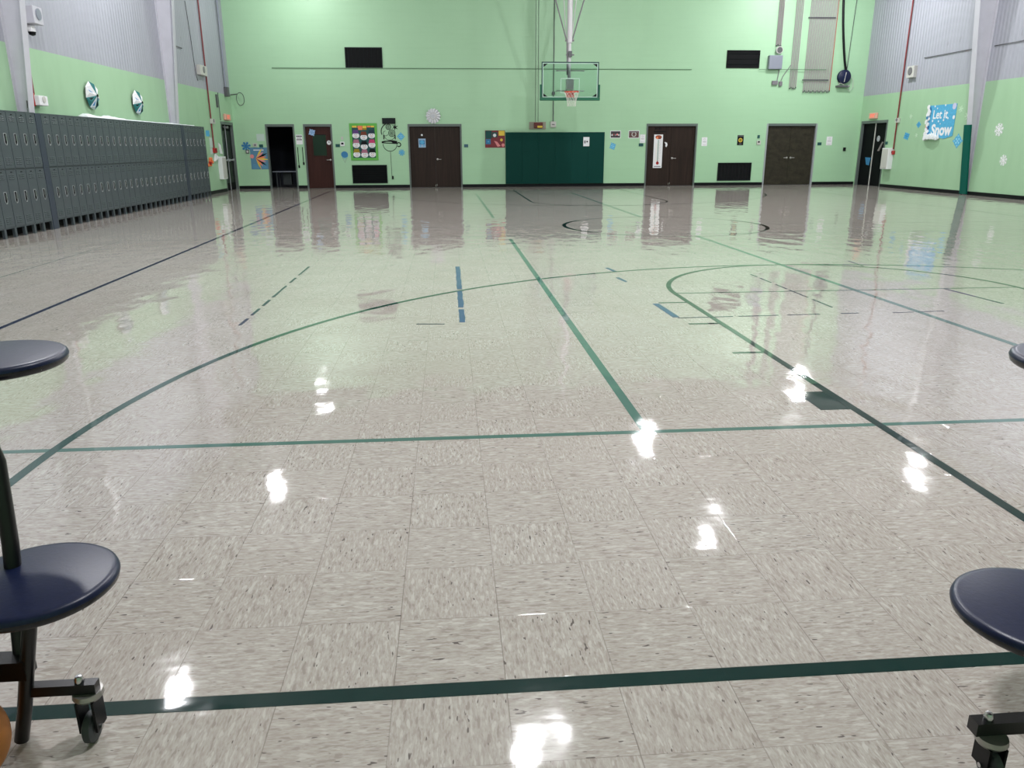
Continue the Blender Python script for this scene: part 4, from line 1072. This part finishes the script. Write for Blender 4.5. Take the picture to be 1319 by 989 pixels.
sheet('paper_notice', BK, pxbox(BK, 824.3, 173.2, 831, 184), M_white, 'white paper notice touching the frame left of the thermometer door', 'sign', extra=notice)
sheet('room_sign', BK, pxbox(BK, 822.8, 184.6, 828.6, 188.5), M_board, 'green room sign left of the thermometer door', 'sign', c=.01)
sheet('paper_notice', BK, pxbox(BK, 903.8, 176.8, 910.8, 188), M_white, 'white paper notice right of the thermometer door', 'sign', extra=notice)
def thermo(mb, a0, a1, b0, b1, c):
    w_ = a1 - a0; h = b1 - b0; cx = (a0 + a1) / 2
    mb.fbox(BK, cx - .015, cx + .015, b0 + .17 * h, b0 + .84 * h, c, c + .001, mat('grey_green_scale', (120, 150, 135), .6)); mb.disc(BK, cx, b0 + .145 * h, .055, c + .0012, c + .002, M_red, 14)
    mb.fbox(BK, cx - .016, cx + .016, b0 + .15 * h, b0 + .22 * h, c + .0012, c + .002, M_red)
    for k in range(14): v = b0 + h * (.22 + .045 * k); mb.fbox(BK, cx + .03, cx + (.09 if k % 2 else .07), v, v + .006, c, c + .001, M_must); mb.fbox(BK, cx - .09, cx - .03, v, v + .005, c, c + .001, M_yellow) if k < 12 else None
    mb.disc(BK, cx, b0 + .92 * h, .12, c, c + .001, mat('rust_paper', (150, 70, 40), .6), 14, ry=.07); mb.disc(BK, cx - .05, b0 + .9 * h, .04, c + .001, c + .002, M_orange, 8); mb.disc(BK, cx + .06, b0 + .89 * h, .035, c + .001, c + .002, M_brown, 8)
    mb.fbox(BK, a0 + .04, a1 - .04, b0 + .03 * h, b0 + .055 * h, c, c + .001, M_conduit)
a0, a1, b0, b1 = pxbox(BK, 841.8, 173.2, 854.2, 216.2, -.058)
a0_ = (BK.px(843.2, 174)[0] + BK.px(841.3, 215)[0]) / 2; a1_ = (BK.px(854.3, 174)[0] + BK.px(853, 215)[0]) / 2
sheet('thermometer_poster', BK, (a0_, a1_, b0, b1), M_white, 'tall white thermometer chart poster on the right walnut double door', 'poster', extra=thermo, base=-.058)
for k, (u0, u1) in enumerate(((.0, .05), (.09, .11), (.16, .21), (.25, .27))):
    pass
mb = MB(); zt_ = b1 + .17
for k, (u, w_) in enumerate(((.02, .05), (.09, .02), (.15, .05), (.22, .03))): mb.fbox(BK, a0_ + u, a0_ + u + w_, zt_, zt_ + .07, -.0585, -.056, M_ink)
mb.fbox(BK, a0_ - .02, a1_ + .1, zt_ - .09, zt_ - .05, -.0585, -.056, M_ink); tag(mb.build('door_lettering'), 'faint black lettering above the thermometer poster', 'lettering')
a, z_ = BK.px(858, 186, -.058)
mb = MB().poly(BK, [(a - .07, z_ + .09), (a + .03, z_ + .06), (a + .05, z_ - .02), (a + .01, z_ - .1), (a - .03, z_ - .06), (a - .02, z_ + .0)], -.058, -.05, M_white); tag(mb.build('paper_cutout'), 'small white paper cutout right of the thermometer poster', 'decoration')
def emblem(mb, a0, a1, b0, b1, c):
    cx, cz = (a0 + a1) / 2, (b0 + b1) / 2; mb.ring(BK, cx, cz, .05, .075, c, c + .001, M_yellow, 14); mb.disc(BK, cx, cz, .035, c, c + .001, M_must, 10); mb.fbox(BK, cx - .05, cx + .05, cz - .14, cz - .12, c, c + .001, M_conduit); mb.fbox(BK, a0 + .01, a1 - .01, b1 - .04, b1 - .02, c, c + .001, M_conduit)
sheet('poster', BK, pxbox(BK, 949.7, 174, 957.7, 187), M_ink, 'black poster with a yellow round emblem', 'poster', extra=emblem)
sheet('light_switch', BK, pxbox(BK, 975.6, 174, 978.6, 178), M_board, 'small dark switch left of the mottled double door', 'switch', c=.012)
sheet('thermostat', BK, pxbox(BK, 974.5, 181, 979.5, 186.3), M_offw, 'pale thermostat left of the mottled double door', 'thermostat', c=.03, extra=lambda mb, a0, a1, b0, b1, c: mb.fbox(BK, a0 + .04, a1 - .04, b0 + .07, b1 - .02, c, c + .002, M_ink))
sheet('room_sign', BK, pxbox(BK, 1053, 183.3, 1058, 187), M_board, 'green room sign right of the mottled double door', 'sign', c=.01)
sheet('paper_notice', BK, pxbox(BK, 1064.5, 175.8, 1071.8, 187), M_white, 'white paper notice right of the mottled double door', 'sign', extra=notice)
sheet('door_buzzer', BK, pxbox(BK, 1085.8, 189.8, 1089, 194.2), M_ink, 'small black button box near the right corner of the far wall', 'switch', c=.03)

# conduits and boxes high on the right of the far wall
def bundle(x0t, x1t, yb_, n, r, m, label, red_last=False, c=.04, cat='conduit'):
    aL, aR = BK.px(x0t, yb_, c)[0], BK.px(x1t, yb_, c)[0]; zb = BK.px((x0t + x1t) / 2, yb_, c)[1]
    for k in range(n):
        a = aL + (aR - aL) * k / max(1, n - 1); zk = zb + (.03 if k % 3 == 1 else 0)
        mm = m
        if red_last and k == n - 1: mm = mat('red_conduit', (170, 82, 78), .45)
        mb = MB().tube([BK(a, zk, c), BK(a, ZC, c)], r, mm, 8)
        mb.tube([BK(a, zk - .05, c), BK(a, zk, c)], r * 1.25, M_conduitdk, 8)
        o = mb.build('conduit', smooth=True)
        tag(o, label if not (red_last and k == n - 1) else 'red conduit at the right end of the wide conduit bank', cat, None if (red_last and k == n - 1) else label)
bundle(1034.5, 1068.2, 117.5, 20, .0145, M_conlt, 'pale conduit in the wide bank left of the cord reel', True)
bundle(1016.8, 1024.8, 113, 5, .015, M_conlt, 'pale conduit in the narrow middle group ending above the mottled doors')
bundle(1000.2, 1005.8, 58, 4, .016, M_conlt, 'pale conduit in the short group feeding the grey electrical box')
for (x0, x1, y) in ((1041.5, 1076.5, 22.6), (1033.3, 1067, 103)):
    a0, z_ = BK.px(x0, y, .065); a1, _ = BK.px(x1, y, .065)
    tag(MB().fbox(BK, a0, a1, z_ - .02, z_ + .02, .058, .08, M_conduitdk).build('strut_channel'), 'dark steel strut crossing the wide conduit bank, the %s one' % ('upper' if y < 50 else 'lower'), 'bracket')
a0, z_ = BK.px(979, 89.3, .075); a1, _ = BK.px(1063.5, 89.8, .075)
tag(MB().tube([BK(a0, z_, .088), BK(a1, z_, .088)], .01, mat('rail_green_grey', (0, 0, 0)), 8).tube([BK(a0, z_, .088), BK(a0, z_, .0)], .01, MATS['rail_green_grey'], 8).tube([BK(a1 , z_, .088), BK(a1 , z_, .055)], .01, MATS['rail_green_grey'], 8).build('thin_rod'), 'thin horizontal rod crossing the conduits by the grey box', 'rod')
a0, a1, b0, b1 = pxbox(BK, 990.5, 71.3, 1007.3, 89, .12)
e = MB().fbox(BK, a0, a1, b0, b1, .0, .16, M_elbox).fbox(BK, a0 + .02, a1 - .02, b0 + .02, b1 - .02, .16, .166, M_elbox); tag(e.build('electrical_box', bevel=.008), 'grey steel electrical box beside the high right vent', 'box')
a, z_ = BK.px(1004, 64.5, .08)
mb = MB().lathe([(.10, .06), (.12, .06), (.125, .11), (.1, .12), (.09, .1), (.05, .1), (0, .105)], BK(a, z_, 0), M_offw, 24, ax=BK.n, mats=[M_offw, M_offw, M_offw, M_conduit, M_conduitdk, M_conduitdk]); mb.disc(BK, a, z_, .1, .0, .065, M_conduitdk, 16)
tag(mb.build('alarm_bell', smooth=True), 'round white rimmed bell above the grey electrical box', 'bell')
for i, (bx, pth, l) in enumerate((((994.2, 104, 1001.5, 109.3), [(1003.8, 90), (1001, 104)], 'left'), ((1003.2, 105, 1007.2, 110.7), [(1018.5, 84), (1008, 99), (1005.8, 105)], 'right'))):
    a0, a1, b0, b1 = pxbox(BK, *bx, .03); r_ = thing('outlet_box', BK((a0 + a1) / 2, b0, 0), 'small grey outlet box on an angled conduit below the electrical box, the %s one' % l, 'box')
    MB().fbox(BK, a0, a1, b0, b1, .0, .07, M_conduit).build('box', r_, bevel=.006); MB().tube([BK(*BK.px(x_, y_, .03), .03) for x_, y_ in pth], .014, M_conduit, 8).build('pipe', r_, True)
# cord reel
a, z_ = BK.px(1087.3, 98.8, .1)
r_ = thing('cord_reel', BK(a, z_ - .25, 0), 'navy cord reel on a bracket in the right corner with a black cable', 'reel')
MB().lathe([(0, .2), (.04, .2), (.21, .17), (.235, .15), (.235, .13), (.15, .12), (.15, .06), (.235, .05), (.235, .03), (0, .02)], BK(a, z_, 0), M_navy, 32, ax=BK.n).build('drum', r_, True)
MB().fbox(BK, a - .24, a + .22, z_ - .36, z_ - .30, .0, .16, M_conduitdk).build('bracket', r_)
MB().tube([BK(a + .2 * math.cos(t_), z_ - .28 + .06 * math.sin(t_ * 2), .17 + .03 * math.sin(t_)) for t_ in [k * PI / 8 + PI for k in range(9)]] , .011, M_offw, 6).tube([BK(a - .02, z_ - .18, .19), BK(a + .02, z_ + .14, .2)], .012, M_offw, 6).build('white_cord', r_, True)
MB().tube([BK(a + .03, z_ - .28, .1), BK(a + .28, z_ - .5, .06), BK(a + .40, z_ - .36, .05), BK(a + .38, z_ - .1, .05), BK(a + .26, z_ + .02, .08)], .008, M_offw, 6).build('cord_loop', r_, True)
tp = BK.px(1086.5, 0, .1)
tag(MB().tube([BK(a + .03, z_ + .22, .12), BK(*BK.px(1088.2, 80, .11), .11), BK(*BK.px(1087.2, 64, .11), .11), BK(*BK.px(1086.5, 48, .11), .11), BK(*BK.px(1086.1, 30, .11), .11), BK(*BK.px(1086.3, 14, .11), .11), BK(*BK.px(1086.8, 0, .11), .11), BK(tp[0] + .05, ZC, .1)], .042, M_blk, 10).build('black_cable', smooth=True), 'thick black cable rising from the cord reel', 'cable')
q = BK.px(1104, 0, .06)
tag(MB().tube([BK(a + .08, z_ + .25, .08), BK((a + q[0]) / 2 + .04, (z_ + q[1]) / 2 + .1, .06), BK(q[0], q[1], .05), BK(q[0] + .3, ZC, .05)], .011, M_conduitdk, 6).build('thin_cable', smooth=True), 'thin slanting cable right of the thick black cable', 'cable')

# ------------------------------------------------------------------ right wall pieces
def banner():
    c = .01; A = [RG.px(x_, y_, c) for x_, y_ in ((1197.5, 136.3), (1233, 135), (1226, 176.5), (1215, 178), (1205, 176.8), (1189.5, 177.5))]
    a0, b1 = A[0]; a1 = A[1][0]; b0 = A[5][1]; W_ = a1 - a0; H_ = b1 - b0
    root = thing('snow_banner', RG((a0 + a1) / 2, b0, 0), 'blue paper banner reading Let it Snow with a white fringed border', 'banner')
    MB().poly(RG, [(a0, b1), (a1, b1), (a1 - .01, b0 + .04), (a1 - .3 * W_, b0 - .04), (a0 + .5 * W_, b0 + .0), (a0, b0)], .003, .012, M_blue).build('sheet', root)
    lt = MB(); F = RG
    text_on(lt, F, 'Let it', a0 + .45 * W_, b1 - .30 * H_, .36, .014, M_white, bold=.008)
    lt.add([], [], M_white)
    text_on(lt, F, 'Snow', a0 + .56 * W_, b0 + .22 * H_, .46, .014, M_white, bold=.018)
    lt.build('lettering', root)
    rr = random.Random(5); fr = MB()
    for k in range(46):
        v = k / 46; x_ = a0 + .02 + .14 * rr.random() - .05; z = b0 + H_ * v
        fr.disc(F, x_, z, .03 + .035 * rr.random(), .012 + .0005 * k, .03 + .03 * rr.random(), M_white if rr.random() < .75 else (M_pink if rr.random() < .15 else M_blued), 7)
    fr.build('left_border', root)
    fr = MB()
    for k in range(30):
        u = k / 30; fr.disc(F, a0 - .03 + .55 * W_ * u, b0 - .05 + .06 * rr.random() + .05 * math.sin(u * 3), .04 + .03 * rr.random(), .012 + .0005 * k, .05 + .12 * math.sin(PI * u), M_cotton, 7)
    fr.build('cotton_fringe', root)
    sm = MB()
    for u, v, r in ((.22, .97, .03), (.6, .98, .03), (.92, .93, .1), (.95, .60, .06), (.2, .52, .035), (.42, .5, .03), (.6, .53, .035), (.32, .9, .025), (.75, .58, .03), (.5, .42, .02)):
        sm.disc(F, a0 + u * W_, b0 + v * H_, r, .0125, .016, M_white if r < .09 else mat('lilac_paper', (190, 190, 215), .6), 7)
    sm.build('snow_dots', root)
banner()
diamond(RG, 1180.2, 155.8, 1186.6, 165.3, M_blue, 'small blue paper diamond touching the banner fringe', m2=M_blued)
diamond(RG, 1163.3, 169.3, 1172.3, 181.3, M_blue, 'blue paper snowflake left of the banner', rot=.5, m2=M_blued)
diamond(RG, 1226.8, 171.5, 1240.3, 191.5, M_blue, 'large blue paper diamond snowflake right of the banner')
W_fl = mat('pale_green_white_paper', (196, 224, 196), .7)
for (x_, y_, r, l) in ((1287, 167, .19, 'lacy white paper snowflake high on the wall right of the green pad'), (1292.5, 206.5, .16, 'lacy white paper snowflake low on the wall right of the green pad'), (1173.5, 150, .09, 'faint white snowflake up left of the banner'), (1238, 140.5, .11, 'faint white snowflake up right of the banner'), (1246, 149, .12, 'faint white snowflake beside the right column'), (1180.5, 174, .08, 'faint white snowflake between two blue diamonds'), (1244.5, 168, .1, 'faint white snowflake above the large blue diamond')):
    a, z_ = RG.px(x_, y_); flake(RG, a, z_, r, W_fl if r < .15 else M_white, 'paper_snowflake', l, n=8 if r > .15 else 6, w=.1)
def cabinet(F, box, label, depth=.22):
    a0, a1, b0, b1 = box; root = thing('wall_cabinet', F((a0 + a1) / 2, b0, 0), label, 'cabinet')
    MB().fbox(F, a0, a1, b0, b1, .0, depth, M_white).build('body', root, bevel=.006)
    MB().fbox(F, a0 + .03, a1 - .03, b0 + .03, b1 - .03, depth, depth + .012, M_offw).build('door', root, bevel=.004)
    return root
cabinet(RG, (-27.15, -26.72, .62, 1.32), 'white metal cabinet on the right wall beside the black door', .18)
cabinet(LF, (26.85, 27.35, .42, 1.13), 'white metal cabinet on the left wall beside the black door', .13)
def pipe_on(F, pts, r, m, name, label, cat='conduit', c=.035):
    P = [F(*F.px(x_, y_, c), c) for x_, y_ in pts]
    top = P[0].copy()
    if pts[0][1] <= 1: top = top + (P[0] - P[1]).normalized() * ((ZC - P[0].z) / max(.2, (P[0] - P[1]).normalized().z)); P = [top] + P[1:]
    return tag(MB().tube(P, r, m, 8).build(name, smooth=True), label, cat)
def vpipe(F, x_, y_, z_bot_px, r, m, label, ztop=None, c=.035):
    a = F.px(x_, y_, c)[0]; zb = F.px(*z_bot_px, c)[1]
    return tag(MB().tube([F(a, zb, c), F(a, ztop or ZC, c)], r, m, 8).build('conduit', smooth=True), label, 'conduit')
M_redc = mat('dark_red_conduit', (120, 34, 40), .45)
vpipe(RG, 1163, 100, (1150.5, 192), .022, M_redc, 'dark red conduit down the right wall to a red alarm box')
vpipe(LF, 264, 84, (277.5, 192), .022, M_redc, 'dark red conduit down the left wall near the far door')
vpipe(LF, 38, 90, (47.5, 122), .02, M_redc, 'dark red conduit down the left wall beside the near column')
a = LF.px(285, 60, .05)[0]; zb = LF.px(290.5, 112, .05)[1]
for d in (0, .09): tag(MB().tube([LF(a + d, zb, .05), LF(a + d, ZC, .05)], .022, M_elbox, 8).build('conduit', smooth=True), 'grey conduit pair down the left corner, the %s one' % ('nearer' if d == 0 else 'farther'), 'conduit')
tag(MB().fbox(LF, a - .06, a + .16, zb - .3, zb, 0, .12, M_conduitdk).build('conduit_box', bevel=.006), 'dark grey box ending the conduit pair near the left corner', 'box')
vpipe(LF, 281, 125, (284, 155), .012, M_conduitdk, 'thin grey conduit above the left black door', ztop=LF.px(279.5, 119, .035)[1])
a, z_ = LF.px(280, 130, .04); tag(MB().fbox(LF, a - .04, a + .04, z_ - .2, z_ + .2, 0, .05, M_conduitdk).build('conduit_box'), 'slim grey box on the left wall above the black door', 'box')
def strobe(F, box, label, m=M_offw, m2=M_conduit, depth=.12, name='strobe_unit'):
    a0, a1, b0, b1 = box; r_ = thing(name, F((a0 + a1) / 2, b0, 0), label, 'alarm')
    MB().fbox(F, a0, a1, b0, b1, 0, depth, m).build('housing', r_, bevel=.01)
    w_, h = (a1 - a0), (b1 - b0); MB().disc(F, (a0 + a1) / 2, (b0 + b1) / 2 + .02, min(abs(w_), h) * .33, depth, depth + .015, m2, 14).build('horn', r_)
    return r_
strobe(RG, pxbox(RG, 1168.6, 85, 1177.5, 100, .1), 'pale horn unit beside the red conduit on the right wall')
strobe(LF, pxbox(LF, 257.5, 84.5, 266, 97, .1), 'pale horn unit beside the red conduit on the left wall')
strobe(RG, pxbox(RG, 1153.5, 152, 1157.8, 158, .05), 'small pale strobe on the red conduit of the right wall', depth=.07)
strobe(RG, pxbox(RG, 1146.5, 194, 1151.3, 199, .05), 'small red pull station at the foot of the right red conduit', M_red, M_maroon, .07, 'pull_station')
strobe(LF, pxbox(LF, 275.8, 190.5, 279.3, 197, .05), 'small red pull station at the foot of the left red conduit', M_red, M_maroon, .07, 'pull_station')
strobe(LF, pxbox(LF, 272.3, 153, 276.5, 159.5, .05), 'small pale strobe on the red conduit of the left wall', depth=.07)
strobe(LF, pxbox(LF, 39, 9, 50.5, 31, .2), 'pale square speaker high beside the near left column', M_steel, M_elbox, .26, 'wall_speaker')
strobe(LF, pxbox(LF, 46.5, 123.5, 57.5, 136, .1), 'white emergency light with a red end above the near lockers', M_white, M_offw, .16, 'emergency_light')
a, z_ = LF.px(45.5, 128.5, .08); tag(MB().fbox(LF, a - .05, a + .01, z_ - .11, z_ + .11, 0, .08, M_red).build('pull_station', bevel=.01), 'red alarm box touching the white emergency light', 'alarm')
a, z_ = LF.px(43.5, 41, .15)
r_ = thing('security_camera', LF(a, z_ - .08, 0), 'white dome security camera below the square wall speaker', 'camera')
MB().fbox(LF, a - .06, a + .06, z_ + .02, z_ + .1, 0, .15, M_white).build('mount', r_, bevel=.01)
MB().lathe([(.06, .06), (.065, .0), (.05, -.05), (0, -.07)], LF(a, z_, .12), M_white, 16, mats=[M_white, M_blk, M_blk]).build('dome', r_, True)
def exit_sign(F, x0, y0, x1, y1, label):
    a0, a1, b0, b1 = pxbox(F, x0, y0, x1, y1, .08); r_ = thing('exit_sign', F((a0 + a1) / 2, b0, 0), label, 'exit sign')
    MB().fbox(F, a0, a1, b0, b1, 0, .08, M_exitw).build('housing', r_, bevel=.02)
    mb = MB(); text_on(mb, F, 'EXIT', (a0 + a1) / 2, (b0 + b1) / 2, (b1 - b0) * .75, .0815, M_exit, bold=.008); mb.build('lettering', r_)
exit_sign(RG, 1119, 145.5, 1128.5, 153, 'lit red lettered exit sign above the right black door')
exit_sign(LF, 290.8, 147, 297.5, 155, 'lit red lettered exit sign above the left black door')
def rodthing(F, p, q, label, c=.03):
    a, z1_ = F.px(*p, c); b, z2_ = F.px(*q, c); z = (z1_ + z2_) / 2
    return tag(MB().tube([F(a, z, c), F(b, z, c)], .012, M_conduitdk, 8).tube([F(a, z, c), F(a, z, 0)], .01, M_conduitdk, 6).tube([F(b, z, c), F(b, z, 0)], .01, M_conduitdk, 6).build('thin_rod'), label, 'rod')
rodthing(RG, (1191, 74), (1259, 62.5), 'thin horizontal rod on the liner left of the right column')
rodthing(RG, (1281, 59), (1330, 50), 'thin horizontal rod on the liner right of the right column')
rodthing(LF, (224.5, 58.5), (234.5, 62), 'short dark rod just beyond the farther left column')
P = [(238, 1), (245, 45), (250, 80), (252.5, 96), (255, 104)]
tag(MB().tube([LF(*LF.px(x_, y_, .02), .02) for x_, y_ in P], .009, M_conduitdk, 6).build('loose_wire', smooth=True), 'thin loose wire sagging down the left liner wall', 'wire')
mb = MB(); cx_, cz_ = BK.px(309.5, 127.5, .1)
mb.tube([BK(cx_ + .13 * math.cos(t_), cz_ + .21 * math.sin(t_), .1 + .01 * math.sin(3 * t_)) for t_ in [k * PI / 10 for k in range(21)]], .01, M_conduitdk, 6)
mb.tube([BK(cx_ - .1, cz_ + .16, .09), BK(cx_ - .32, cz_ + .14, .06), BK(XL + .03, cz_ + .14, .01)], .016, M_conduitdk, 6)
tag(mb.build('wire_coil', smooth=True), 'loop of dark wire hanging in the left corner', 'wire')
a, z_ = BK.px(302, 132, .08)
a = LF.px(300.5, 134, .05)[0]; z_ = LF.px(300.5, 134, .05)[1]
tag(MB().fbox(LF, a - .1, a + .04, z_ - .1, z_ + .05, 0, .08, M_offw).tube([LF(a - .06, z_ - .1, .05), LF(a - .06, z_ - .28, .05)], .014, M_conduitdk, 6).build('sensor_box'), 'small pale sensor with a hanging lead in the left corner', 'sensor')
# papers between lockers and left door
sheet('paper_snowflake', LF, pxbox(LF, 265, 168, 269.5, 175.5), M_blue, 'small blue paper flake beside the last locker', 'decoration')
sheet('paper_notice', LF, pxbox(LF, 269.8, 177.5, 274.5, 190), mat('grey_white_paper', (0, 0, 0)), 'upper pale notice between the last locker and the red conduit', 'paper')
sheet('paper_notice', LF, pxbox(LF, 270.8, 191, 275, 198.5), MATS['grey_white_paper'], 'lower pale notice between the last locker and the red conduit', 'paper')
mb = MB(); A = [LF.px(x_, y_, .05) for x_, y_ in ((277.5, 198), (282.6, 203), (277.3, 207.5))]
mb.poly(LF, A, .01, .06, M_white); tag(mb.build('folded_paper'), 'white folded paper triangle below the left red pull station', 'paper')
A = [LF.px(x_, y_, .02) for x_, y_ in ((281.2, 184), (284, 187), (286.5, 198), (284.3, 198))]
tag(MB().poly(LF, A, .003, .03, M_white).build('leaning_paper'), 'narrow white paper strip above the left white cabinet', 'paper')
a, z_ = LF.px(271.5, 209, .06); mb = MB(); rr = random.Random(2)
for k in range(9): mb.disc(LF, a + .22 * (rr.random() - .5), z_ + .2 * (rr.random() - .5), .05, .0 + .002 * k, .03 + .01 * k, M_orange if k % 3 else M_red, 7)
tag(mb.build('paper_flowers'), 'red and orange paper flower cluster beside the last locker', 'decoration')
# things on the right black door
a, z_ = RG.px(1131.5, 178.5, -.07)
mb = MB().disc(RG, a, z_, .10, -.075, -.068, mat('pale_grey_disc', (170, 175, 180), .6), 18); mb.ring(RG, a, z_, .05, .06, -.068, -.066, M_conduitdk, 14); tag(mb.build('paper_disc'), 'round pale disc on the right black door', 'decoration')
A = [RG.px(x_, y_, -.07) for x_, y_ in ((1114.5, 202.5), (1121.5, 203), (1119, 213), (1115.5, 212))]
tag(MB().poly(RG, A, -.075, -.068, M_blued).build('paper_mitten'), 'blue paper shape low on the right black door', 'decoration')
A = [RG.px(x_, y_, -.07) for x_, y_ in ((1136.5, 182.5), (1138, 183), (1132.5, 194.5), (1130, 194.5))]
tag(MB().poly(RG, A, -.075, -.06, mat('taupe_paper', (120, 112, 112), .6)).build('paper_strip'), 'slanting taupe strip on the right black door', 'decoration')
sheet('room_sign', RG, pxbox(RG, 1140.7, 182.3, 1143.6, 186), M_board, 'dark room sign right of the right black door', 'sign', c=.01)
# socket on near wall part of the left column
a = 14.98
tag(MB().fbox(LF, a - .05, a + .05, 2.08, 2.2, .165, .175, M_conduit).build('tag_plate'), 'small grey plate on the near left column above the lockers', 'plate')

# ------------------------------------------------------------------ high bay lamps
LH = 7.0
LAMPS = [(-4.6, 11.0, 'over the left sideline, nearest'), (-4.65, 18.9, 'over the left sideline, middle'), (-4.7, 27.0, 'over the left sideline, farthest'), (1.1, 9.3, 'over the near court'), (5.6, 15.35, 'over mid court'),
         (5.7, 21.4, 'in front of the basket'), (12.44, 18.5, 'over the right side, middle'), (12.4, 25.9, 'over the right side, farthest'), (2.1, 3.9, 'nearest the camera')]
def lens_mat(name, e):
    m_ = mat(name, (255, 255, 255), .5, emit=e); m_.node_tree.nodes['Principled BSDF'].inputs['Emission Color'].default_value = (1, 1, 1.03, 1); return m_
LENS = {'over the left sideline, farthest': lens_mat('lamp_lens_dimmed', 330), 'nearest the camera': lens_mat('lamp_lens_bright', 1020), 'over the near court': lens_mat('lamp_lens_raised', 1050)}  # emission tuned per lamp to balance wall and floor brightness
for x_, y_, w_ in LAMPS:
    r_ = thing('high_bay_lamp', (x_, y_, LH), 'round high bay lamp ' + w_, 'lamp', 'high bay lamps')
    MB().lathe([(.0, LH + .30), (.08, LH + .30), (.12, LH + .24), (.18, LH + .05), (.19, LH - .0), (.18, LH - .0), (.172, LH + .02)], (x_, y_, 0), M_elbox, 28).build('housing', r_, True)
    MB().lathe([(.17 * math.cos(k * PI / 12), LH - .13 * math.sin(k * PI / 12)) for k in range(7)], (x_, y_, 0), LENS[w_] if w_ in LENS else M_lens, 20).build('lens', r_, True)
    MB().tube([(x_, y_, LH + .3), (x_, y_, ZC)], .012, M_conduit, 6).build('stem', r_)
nt = M_lens.node_tree; nt.nodes['Principled BSDF'].inputs['Emission Color'].default_value = (1, 1, 1.03, 1); nt.nodes['Principled BSDF'].inputs['Emission Strength'].default_value = 900

# world: the room is closed, a faint even term only
wd = bpy.data.worlds.new('world'); scn.world = wd; wd.use_nodes = True
wd.node_tree.nodes['Background'].inputs[0].default_value = (.6, .65, .7, 1); wd.node_tree.nodes['Background'].inputs[1].default_value = .05
vs = scn.view_settings; vs.view_transform = 'Standard'; vs.look = 'None'; vs.exposure = 0.0; vs.gamma = 1.0; vs.use_curve_mapping = False
